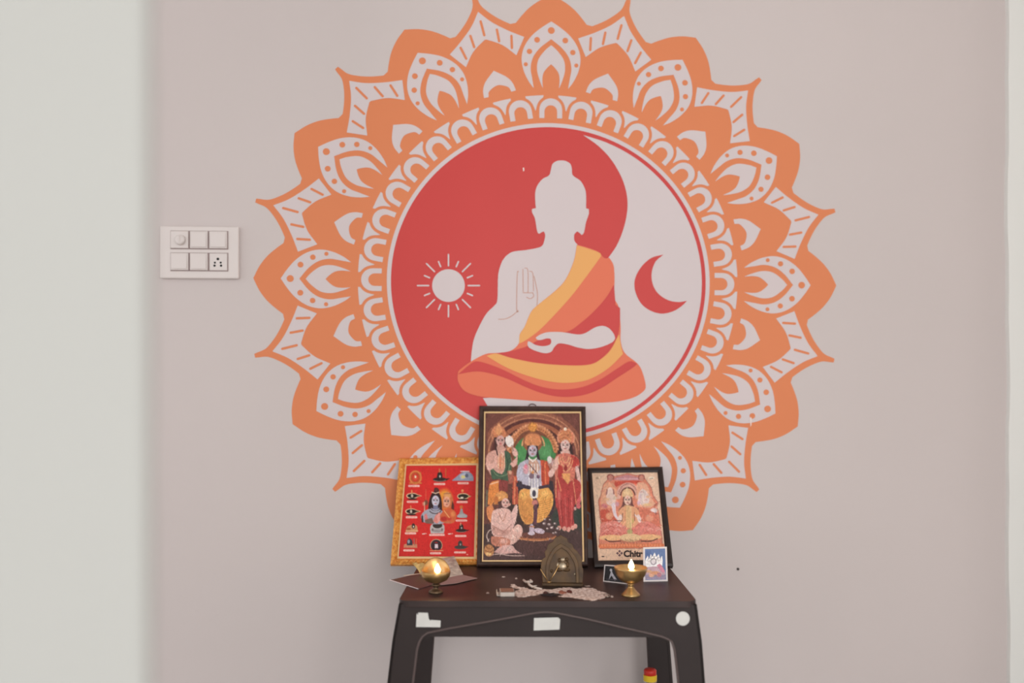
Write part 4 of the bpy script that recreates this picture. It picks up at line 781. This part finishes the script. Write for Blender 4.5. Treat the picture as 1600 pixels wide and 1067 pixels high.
# left lamp: deep round bowl whose back rises like a shell behind the flame
prof2 = [(0.004, 0.0190), (0.012, 0.0192), (0.020, 0.0230), (0.0252, 0.0300), (0.0265, 0.0375), (0.0255, 0.0405), (0.0240, 0.0400), (0.0230, 0.0350), (0.0180, 0.0265), (0.010, 0.0235), (0.0, 0.0230)]
def shell(r, z, a):
    k = max(0.0, math.sin(a)) ** 1.2          # +y side is the back
    t = max(0.0, (z - 0.0230) / 0.0175)
    if t <= 0: return r, z
    lift = 0.019 * k * t ** 1.5; return r * (1 - 0.10 * k * t * t), z + lift
foot2 = [(0.0, 0.0), (0.0125, 0.0), (0.0130, 0.0025), (0.0100, 0.005), (0.005, 0.008), (0.0045, 0.011), (0.0085, 0.0130), (0.0085, 0.0150), (0.0045, 0.017), (0.004, 0.0192), (0.0, 0.0193)]
e, c = lamp(681, 926, 'lit rounded brass oil lamp in front of gold frame', 0.026, prof2, foot2, shell, m_foot=M_brd)
bmobj('oil', lathe([(0.0, 0.0320), (0.0212, 0.0320), (0.0212, 0.031), (0.0, 0.031)], 32, c), M_oil, e)
bm = bmesh.new(); wk = c + Vector((0.0035, -0.010, 0.034)); tube(bm, [wk + Vector((0.002, 0.010, -0.003)), wk, wk + Vector((0, -0.004, 0.003))], 0.003, 8); bmobj('wick', bm, M_wick, e, smooth=True)
flame_at(e, wk + Vector((0, -0.004, 0.003)), 0.0185, 0.0115)

# ------------------------------------------------------------------ papers around the left lamp
def sheet(name, pts, z, m, th=0.0006, parent=None):
    bm = bmesh.new(); add_poly(bm, [on_z(*p, ZT + z) for p in pts], Vector((0, 0, -th))); return bmobj(name, bm, m, parent)
o = sheet('dark_card', [(609, 906), (657, 895.5), (700, 907), (653.5, 920)], 0.0012, mat('card_dark', (74, 58, 60), 0.4, noise=0.1, nscale=60), 0.001)
tag(o, 'thin dark card under left lamp, overhanging the table edge', 'card')
ed = bmesh.new(); tube(ed, [on_z(609, 906, ZT + 0.0012), on_z(653.5, 920, ZT + 0.0012)], 0.0009, 6); bmobj('card_edge', ed, mat('card_edge', (214, 196, 196), 0.6), o)
o = sheet('paper_slip', [(684, 914), (703, 899), (720, 897.5), (746, 903), (712, 911)], 0.0024, mat('paper_pink', (158, 130, 126), 0.6, noise=0.12, nscale=50), 0.0008)
tag(o, 'creased pinkish paper slip lying right of the left lamp', 'paper')
# grey packet leaning on the gold frame
a, b = on_z(702, 901, ZT + 0.0030), on_z(723.5, 897, ZT + 0.0030); d = ray(699, 871); t = on_wall(689, 872.5, y=-0.143); t2 = on_wall(709.5, 868.5, y=-0.138)
bm = bmesh.new(); nn = (b - a).cross(t - a).normalized(); nn = nn if nn.dot(CAM - a) > 0 else -nn
g = []; rgn = random.Random(3)
for i in range(7):
    row = []
    for k in range(6):
        u, v = k / 5, i / 6; p = (a * (1 - u) + b * u) * (1 - v) + (t * (1 - u) + t2 * u) * v; puff = 0.0035 * math.sin(math.pi * u) * math.sin(math.pi * v) + rgn.uniform(-0.0007, 0.0007) * (0 < i < 6 and 0 < k < 5)
        row.append(p + nn * puff)
    g.append(row)
F_ = [[bm.verts.new(p) for p in r] for r in g]; Bk = [[bm.verts.new(p - nn * (0.0008 + 0.003 * math.sin(math.pi * k / 5) * math.sin(math.pi * i / 6))) for k, p in enumerate(r)] for i, r in enumerate(g)]
for i in range(6):
    for k in range(5): bm.faces.new((F_[i][k], F_[i][k + 1], F_[i + 1][k + 1], F_[i + 1][k])); bm.faces.new((Bk[i][k], Bk[i + 1][k], Bk[i + 1][k + 1], Bk[i][k + 1]))
per = [(0, k) for k in range(6)] + [(i, 5) for i in range(1, 7)] + [(6, k) for k in range(4, -1, -1)] + [(i, 0) for i in range(5, 0, -1)]
for (i, k), (i2, k2) in zip(per, per[1:] + per[:1]): bm.faces.new((F_[i][k], F_[i2][k2], Bk[i2][k2], Bk[i][k]))
tag(bmobj('foil_packet', bm, mat('packet_foil', (206, 198, 184), 0.45, 0.0, nscale=70, rgb2=(160, 148, 138)), None), 'small crumpled grey packet leaning against the gold frame', 'packet')
# yellow wrapper behind the left lamp
wp = on_table(659, 899); wn_ = Vector((0, -1, 0.35)).normalized(); bm = bmesh.new(); q = [hit(x, y, wp, wn_) for x, y in ((644, 880), (650, 878.5), (653, 881), (660, 879), (668, 884), (670, 898), (657, 898.5), (653, 890))]
add_poly(bm, q, Vector((0.001, 0.004, -0.001))); tag(bmobj('yellow_wrapper', bm, mat('wrapper', (214, 178, 110), 0.4, nscale=120, rgb2=(170, 130, 70))), 'crumpled yellow wrapper behind the left lamp', 'wrapper')
bm = bmesh.new(); tube(bm, [on_z(631, 899.5, ZT + 0.004), on_z(658, 896, ZT + 0.0045)], 0.0011, 6); tag(bmobj('incense_stick', bm, mat('stick', (206, 180, 160), 0.7), smooth=True), 'thin pale incense stick lying across the dark card', 'incense stick')

# ------------------------------------------------------------------ brass plaque figure
M_pq = mat('old_brass', (88, 66, 42), 0.5, 0.3, nscale=45, rgb2=(66, 50, 36), bump=0.15, bscale=160)
M_pq2 = mat('worn_silver', (164, 150, 130), 0.35, 0.7)
pb = on_table(879, 914); pn = Vector((CAM.x - pb.x, CAM.y - pb.y, 0)).normalized(); pn = (pn + Vector((0, 0, 0.14))).normalized()
e = empty('brass_plaque', pb, 'dull brass shrine plaque with embossed figure in front of centre frame', 'plaque')
sil = [(848, 914), (847, 900), (845, 886), (847, 874), (852, 870), (851, 862), (854, 858), (857, 850), (864, 846), (867, 840), (872, 838), (876, 835.5), (880, 838), (886, 841), (888, 847), (894, 850), (897, 857), (902, 861), (906, 867), (910, 873), (909, 882), (911.5, 892), (911, 904), (910, 914)]
def pqp(x, y, off=0.0): return hit(x, y, pb + pn * off, pn)
bm = bmesh.new(); add_poly(bm, [pqp(*p) for p in smooth_path(sil, sub=3, sharp=60)], -pn * 0.004); bevel(bmobj('plate', bm, M_pq, e), 0.0008, 2, 40)
bm = bmesh.new(); add_poly(bm, [pqp(x, y, 0.003) for x, y in smooth_path([(853, 911), (853, 884), (858, 868), (866, 856), (876, 849), (888, 856), (898, 868), (904, 884), (905, 911), (900, 911), (899, 886), (893, 872), (886, 862), (877, 856), (868, 863), (862, 873), (858, 887), (858, 911)], sub=3, sharp=60)], -pn * 0.0035); bevel(bmobj('arch_relief', bm, mat('brass_relief', (94, 72, 46), 0.5, 0.3, nscale=60, rgb2=(74, 56, 40)), e), 0.001, 2, 40)
def blob(name, cx, cy, rx, ry, h, m, par):
    bm = bmesh.new(); rings = []
    for k in range(5):
        f = math.cos(k / 4 * math.pi / 2); hh = h * math.sin(k / 4 * math.pi / 2)
        rings.append([bm.verts.new(pqp(cx + rx * f * math.cos(a), cy + ry * f * math.sin(a), hh)) for a in np.linspace(0, 2 * math.pi, 15)[:-1]] if k < 4 else [bm.verts.new(pqp(cx, cy, h))])
    for r0, r1 in zip(rings, rings[1:]):
        for q in range(14):
            if len(r1) == 1: bm.faces.new((r0[q], r0[(q + 1) % 14], r1[0]))
            else: bm.faces.new((r0[q], r0[(q + 1) % 14], r1[(q + 1) % 14], r1[q]))
    return bmobj(name, bm, m, par, smooth=True)
fgr = blob('embossed_body', 879, 885, 7, 7, 0.004, M_pq2, e)
for nm, x, y, rx, ry, h, m in (('embossed_head', 879.5, 874.5, 4.2, 4.2, 0.0045, M_pq2), ('embossed_ear', 874, 875, 2.4, 3.2, 0.003, M_pq), ('embossed_ear', 885.5, 874, 3, 3.2, 0.003, M_pq), ('embossed_arm', 871.5, 883, 2.2, 5, 0.003, M_pq2), ('embossed_arm', 887, 882, 2.2, 5, 0.003, M_pq), ('embossed_leg', 874, 890.5, 6, 2.6, 0.004, M_pq), ('embossed_leg', 885, 890.5, 6, 2.6, 0.004, M_pq), ('boss', 862, 892, 2.2, 2.8, 0.003, M_pq), ('boss', 898, 897, 1.6, 2.4, 0.003, M_pq2), ('boss', 903, 891, 2, 2.6, 0.003, M_pq)):
    blob(nm, x, y, rx, ry, h, m, fgr if nm.startswith('emb') else e)
bm = bmesh.new(); c0 = pqp(879, 913.5); sd = Vector((pn.y, -pn.x, 0)).normalized()
add_poly(bm, [Vector((p.x, p.y, ZT)) for p in (pqp(847, 913) + pn * 0.012, pqp(911, 913) + pn * 0.012, pqp(911, 913) - pn * 0.02, pqp(847, 913) - pn * 0.02)], Vector((0, 0, 0.005))); bevel(bmobj('base', bm, M_pq, e), 0.001)
for pts in ([(844.5, 889), (850, 898), (856, 907.5)], [(859.5, 907), (866, 897), (873.5, 882)]):
    bm = bmesh.new(); tube(bm, [pqp(*p, 0.0062) for p in pts], 0.0009, 6); bmobj('chain', bm, mat('chain_gold', (206, 168, 116), 0.3, 0.8), e, smooth=True)
blob('pendant', 858, 909.5, 4, 1.8, 0.006, mat('chain_gold', (206, 168, 116)), e)

# ------------------------------------------------------------------ ash, petals and scraps spilled on the table
M_ash = mat('ash', (216, 198, 190), 0.9, nscale=160, rgb2=(166, 138, 126), bump=0.5, bscale=300)
rg = random.Random(21); bm = bmesh.new()
XW = lambda X, Y: (750 + X * 0.1375, 890 + Y * 0.1375)
def inpoly(x, y, P):
    r = False
    for i in range(len(P)):
        x1, y1 = P[i]; x2, y2 = P[i - 1]
        if (y1 > y) != (y2 > y) and x < (x2 - x1) * (y - y1) / (y2 - y1) + x1: r = not r
    return r
patches = [[(390, 260), (440, 235), (520, 225), (600, 235), (700, 228), (740, 250), (700, 275), (640, 290), (560, 305), (450, 315), (395, 300)],
           [(700, 225), (800, 235), (900, 215), (1010, 210), (1100, 225), (1180, 210), (1290, 215), (1350, 250), (1420, 265), (1450, 300), (1390, 325), (1320, 350), (1260, 355), (1180, 340), (1080, 325), (960, 312), (890, 308), (960, 290), (900, 270), (800, 265)],
           [(350, 165), (390, 175), (430, 200), (500, 205), (560, 225), (480, 235), (410, 215), (360, 195)]]
for P in patches:
    xs = [p[0] for p in P]; ys = [p[1] for p in P]; n_ = int((max(xs) - min(xs)) * (max(ys) - min(ys)) / 55)
    for _ in range(n_):
        X, Y = rg.uniform(min(xs), max(xs)), rg.uniform(min(ys), max(ys))
        if not inpoly(X, Y, P): continue
        r = rg.uniform(0.0012, 0.0034); c = on_z(*XW(X, Y), ZT); a0 = rg.uniform(0, 6.3); zz = rg.uniform(0.0006, 0.0022)
        ring = [bm.verts.new(c + Vector((r * rg.uniform(.6, 1.3) * 1.5 * math.cos(a0 + q * 1.047), r * rg.uniform(.6, 1.3) * math.sin(a0 + q * 1.047), zz * rg.uniform(.1, .6)))) for q in range(6)]
        tp = bm.verts.new(c + Vector((0, 0, zz)))
        for q in range(6): bm.faces.new((ring[q], ring[(q + 1) % 6], tp))
o = bmobj('incense_ash', bm, M_ash); o['kind'] = 'stuff'; tag(o, 'pale ash and rice flour spilled across the table front', 'ash')
def scrap(name, X, Y, rx, ry, h, rgb, label, cat, seed):
    rr = random.Random(seed); c = on_z(*XW(X, Y), ZT); bm = bmesh.new(); n = 9; s_ = 0.1375 * 0.00114
    lo = [bm.verts.new(c + Vector((rx * s_ * rr.uniform(.7, 1.2) * math.cos(q * 2 * math.pi / n), ry * s_ * 4.2 * rr.uniform(.7, 1.2) * math.sin(q * 2 * math.pi / n), 0.0003))) for q in range(n)]
    hi = [bm.verts.new(c + (v.co - c) * rr.uniform(.5, .75) + Vector((0, 0, h * rr.uniform(.7, 1.2)))) for v in lo]
    for q in range(n): bm.faces.new((lo[q], lo[(q + 1) % n], hi[(q + 1) % n], hi[q]))
    bm.faces.new(hi); bm.faces.new(list(reversed(lo)))
    return tag(bmobj(name, bm, mat('scrap_%d_%d_%d' % rgb, rgb, 0.8, noise=0.2, nscale=200)), label, cat)
scrap('dried_petal', 1015, 263, 46, 20, 0.004, (92, 44, 36), 'dark red dried petal lying in the ash below the plaque', 'petal', 1)
scrap('dried_petal', 935, 265, 55, 20, 0.003, (150, 92, 74), 'pale brown dried petal left of the dark red one', 'petal', 2)
scrap('dried_petal', 745, 268, 28, 12, 0.003, (84, 52, 48), 'small brown dried petal below the plaque pendant', 'petal', 3)
scrap('burnt_stub', 790, 293, 100, 8, 0.003, (40, 30, 30), 'long burnt black stub at the front of the ash', 'stub', 4)
scrap('rice_grain', 268, 87, 24, 7, 0.002, (176, 156, 146), 'white grain behind the matchbox, farthest left on table', 'grain', 5)
scrap('rice_grain', 410, 105, 18, 7, 0.002, (176, 156, 146), 'white grain just left of the knotted cotton thread', 'grain', 6)
scrap('rice_grain', 85, 268, 24, 9, 0.002, (150, 130, 124), 'grey crumb left of the matchbox', 'crumb', 7)
scrap('rice_grain', 1500, 311, 20, 8, 0.002, (190, 172, 162), 'pale crumb at the right end of the ash', 'crumb', 8)
scrap('rice_grain', 1222, 190, 40, 7, 0.0015, (150, 132, 124), 'flat pale flake behind the ash right of the plaque', 'flake', 9)
# cotton thread
bm = bmesh.new(); tube(bm, [on_z(*XW(X, Y), ZT + h) for X, Y, h in ((495, 118, .004), (520, 138, .006), (560, 145, .009), (590, 135, .010), (575, 120, .010), (545, 135, .008), (560, 170, .006), (600, 195, .005), (640, 190, .006), (620, 205, .004), (670, 215, .003), (705, 222, .002))], 0.0022, 8)
tag(bmobj('cotton_thread', bm, mat('cotton', (196, 184, 176), 0.9, bump=0.4, bscale=400), smooth=True), 'knotted white cotton thread lying behind the ash', 'thread')
bm = bmesh.new(); cc = on_z(*XW(1440, 290), ZT + 0.0016); tube(bm, [cc + Vector((0.0050 * math.cos(t), 0.011 * math.sin(t), 0)) for t in np.linspace(0, 2 * math.pi, 25)], 0.0009, 6); tag(bmobj('wire_ring', bm, mat('wire', (170, 160, 150), 0.3, 0.8), smooth=True), 'small metal wire ring at the right end of the ash', 'ring')
# matchbox: pale tray pushed half out of its brown sleeve
mbp = on_z(*XW(232, 308), ZT); mx = (on_z(*XW(392, 306), ZT) - mbp); Lm = mx.length; mx.normalize(); my = Vector((-mx.y, mx.x, 0)); MB_ = Matrix(((mx.x, my.x, 0, mbp.x), (mx.y, my.y, 0, mbp.y), (0, 0, 1, ZT), (0, 0, 0, 1)))
e = empty('matchbox', mbp + mx * Lm / 2, 'small open matchbox at the left end of the ash', 'matchbox')
bm = bmesh.new(); box(bm, (0, 0, 0), (Lm, 0.032, 0.001), MB_); box(bm, (0, 0, 0), (Lm, 0.001, 0.008), MB_); box(bm, (0, 0.031, 0), (Lm, 0.032, 0.008), MB_); box(bm, (0, 0, 0.0072), (Lm, 0.032, 0.008), MB_)
bmobj('sleeve', bm, mat('match_sleeve', (198, 186, 176), 0.7, noise=0.1, nscale=120), e)
bm = bmesh.new(); box(bm, (0.001, 0.001, 0.0081), (Lm - 0.001, 0.031, 0.0084), MB_); bmobj('sleeve_label', bm, mat('match_top', (142, 104, 86), 0.7, noise=0.2, nscale=150), e)
bm = bmesh.new(); box(bm, (-0.006, 0.0018, 0.0012), (Lm * 0.7, 0.0302, 0.0018), MB_); box(bm, (-0.006, 0.0018, 0.0012), (-0.0052, 0.0302, 0.0068), MB_); bmobj('tray', bm, mat('match_tray', (206, 196, 186), 0.8), e)

# ------------------------------------------------------------------ two small standing cards on the right
def stand_card(name, quad, img, lean, label, margin, cat, depth, strut=False):
    TL, TR, BR, BL = quad; a, b = on_table(*BL), on_table(*BR); u = (b - a).normalized(); n = Vector((u.y, -u.x, 0)); n = n if n.dot(CAM - a) > 0 else -n
    n = (n + Vector((0, 0, lean))).normalized(); e = empty(name, (a + b) / 2, label, cat)
    lift = n * 0 + Vector((0, 0, depth * lean + 0.0003)); p0 = a + lift
    bm = bmesh.new(); add_poly(bm, [hit(*q, p0, n) for q in quad], -n * depth); bmobj('card', bm, mat('card_white', (212, 202, 200), 0.5), e)
    pr = print_mesh('picture', img, inset(quad, margin), p0, n, 0.0003, e, 2.0)
    if strut:
        t0 = (hit(*TL, p0, n) + hit(*TR, p0, n)) / 2 * 0.7 + (a + b) / 2 * 0.3 - n * (depth + 0.0006); f0 = (a + b) / 2 - Vector((n.x, n.y, 0)) * 0.035; f0.z = ZT + 0.0003
        bm = bmesh.new(); add_poly(bm, [t0 - u * 0.006, t0 + u * 0.006, f0 + u * 0.009, f0 - u * 0.009], Vector((n.x, n.y, 0)) * -0.0008); bmobj('easel_strut', bm, mat('card_back', (150, 132, 120), 0.8), e)
    return e
stand_card('photo_card', [(944.3, 882.3), (978, 884.5), (979.5, 912.5), (942.3, 908.5)], paint_mono(), 0.12, 'small white-bordered black and white photo behind the right lamp', 1.6, 'photo', 0.006)
stand_card('picture_card', [(1005, 855), (1042, 854), (1043.5, 908), (1005.5, 908.8)], paint_blue(), 0.16, 'white-bordered blue picture card propped before the black frame', 2.8, 'card', 0.0015, True)

# ------------------------------------------------------------------ bottle under the table
bp = CAM + ray(1015.8, 1056) * 1.87; bc = Vector((bp.x, bp.y, 0)); zt_ = bp.z + 0.0145
e = empty('plastic_bottle', bc, 'clear plastic bottle with red and yellow cap under the table', 'bottle')
hb = zt_ - 0.027
bprof = [(0.0, 0.0), (0.030, 0.0), (0.034, 0.004), (0.0345, 0.05), (0.0325, 0.06), (0.0345, 0.07), (0.0345, hb - 0.075), (0.030, hb - 0.055), (0.018, hb - 0.028), (0.0125, hb - 0.015), (0.0118, hb), (0.0135, hb + 0.001), (0.0135, hb + 0.003), (0.0118, hb + 0.004), (0.0118, zt_ - 0.004), (0.0, zt_ - 0.004)]
bmobj('bottle_body', lathe(bprof, 32, bc), mat('bottle_plastic', (196, 186, 170), 0.12, spec=0.5, trans=0.75), e, smooth=True)
bmobj('cap_ring', lathe([(0.0122, zt_ - 0.0235), (0.0136, zt_ - 0.0235), (0.0138, zt_ - 0.0125), (0.0132, zt_ - 0.0115), (0.0122, zt_ - 0.0115)], 32, bc), mat('cap_yellow', (226, 188, 44), 0.4), e)
bmobj('cap', lathe([(0.0, zt_), (0.0105, zt_), (0.0128, zt_ - 0.0025), (0.0128, zt_ - 0.0115), (0.0122, zt_ - 0.0118)], 32, bc), mat('cap_red', (196, 48, 36), 0.35), e, smooth=True)
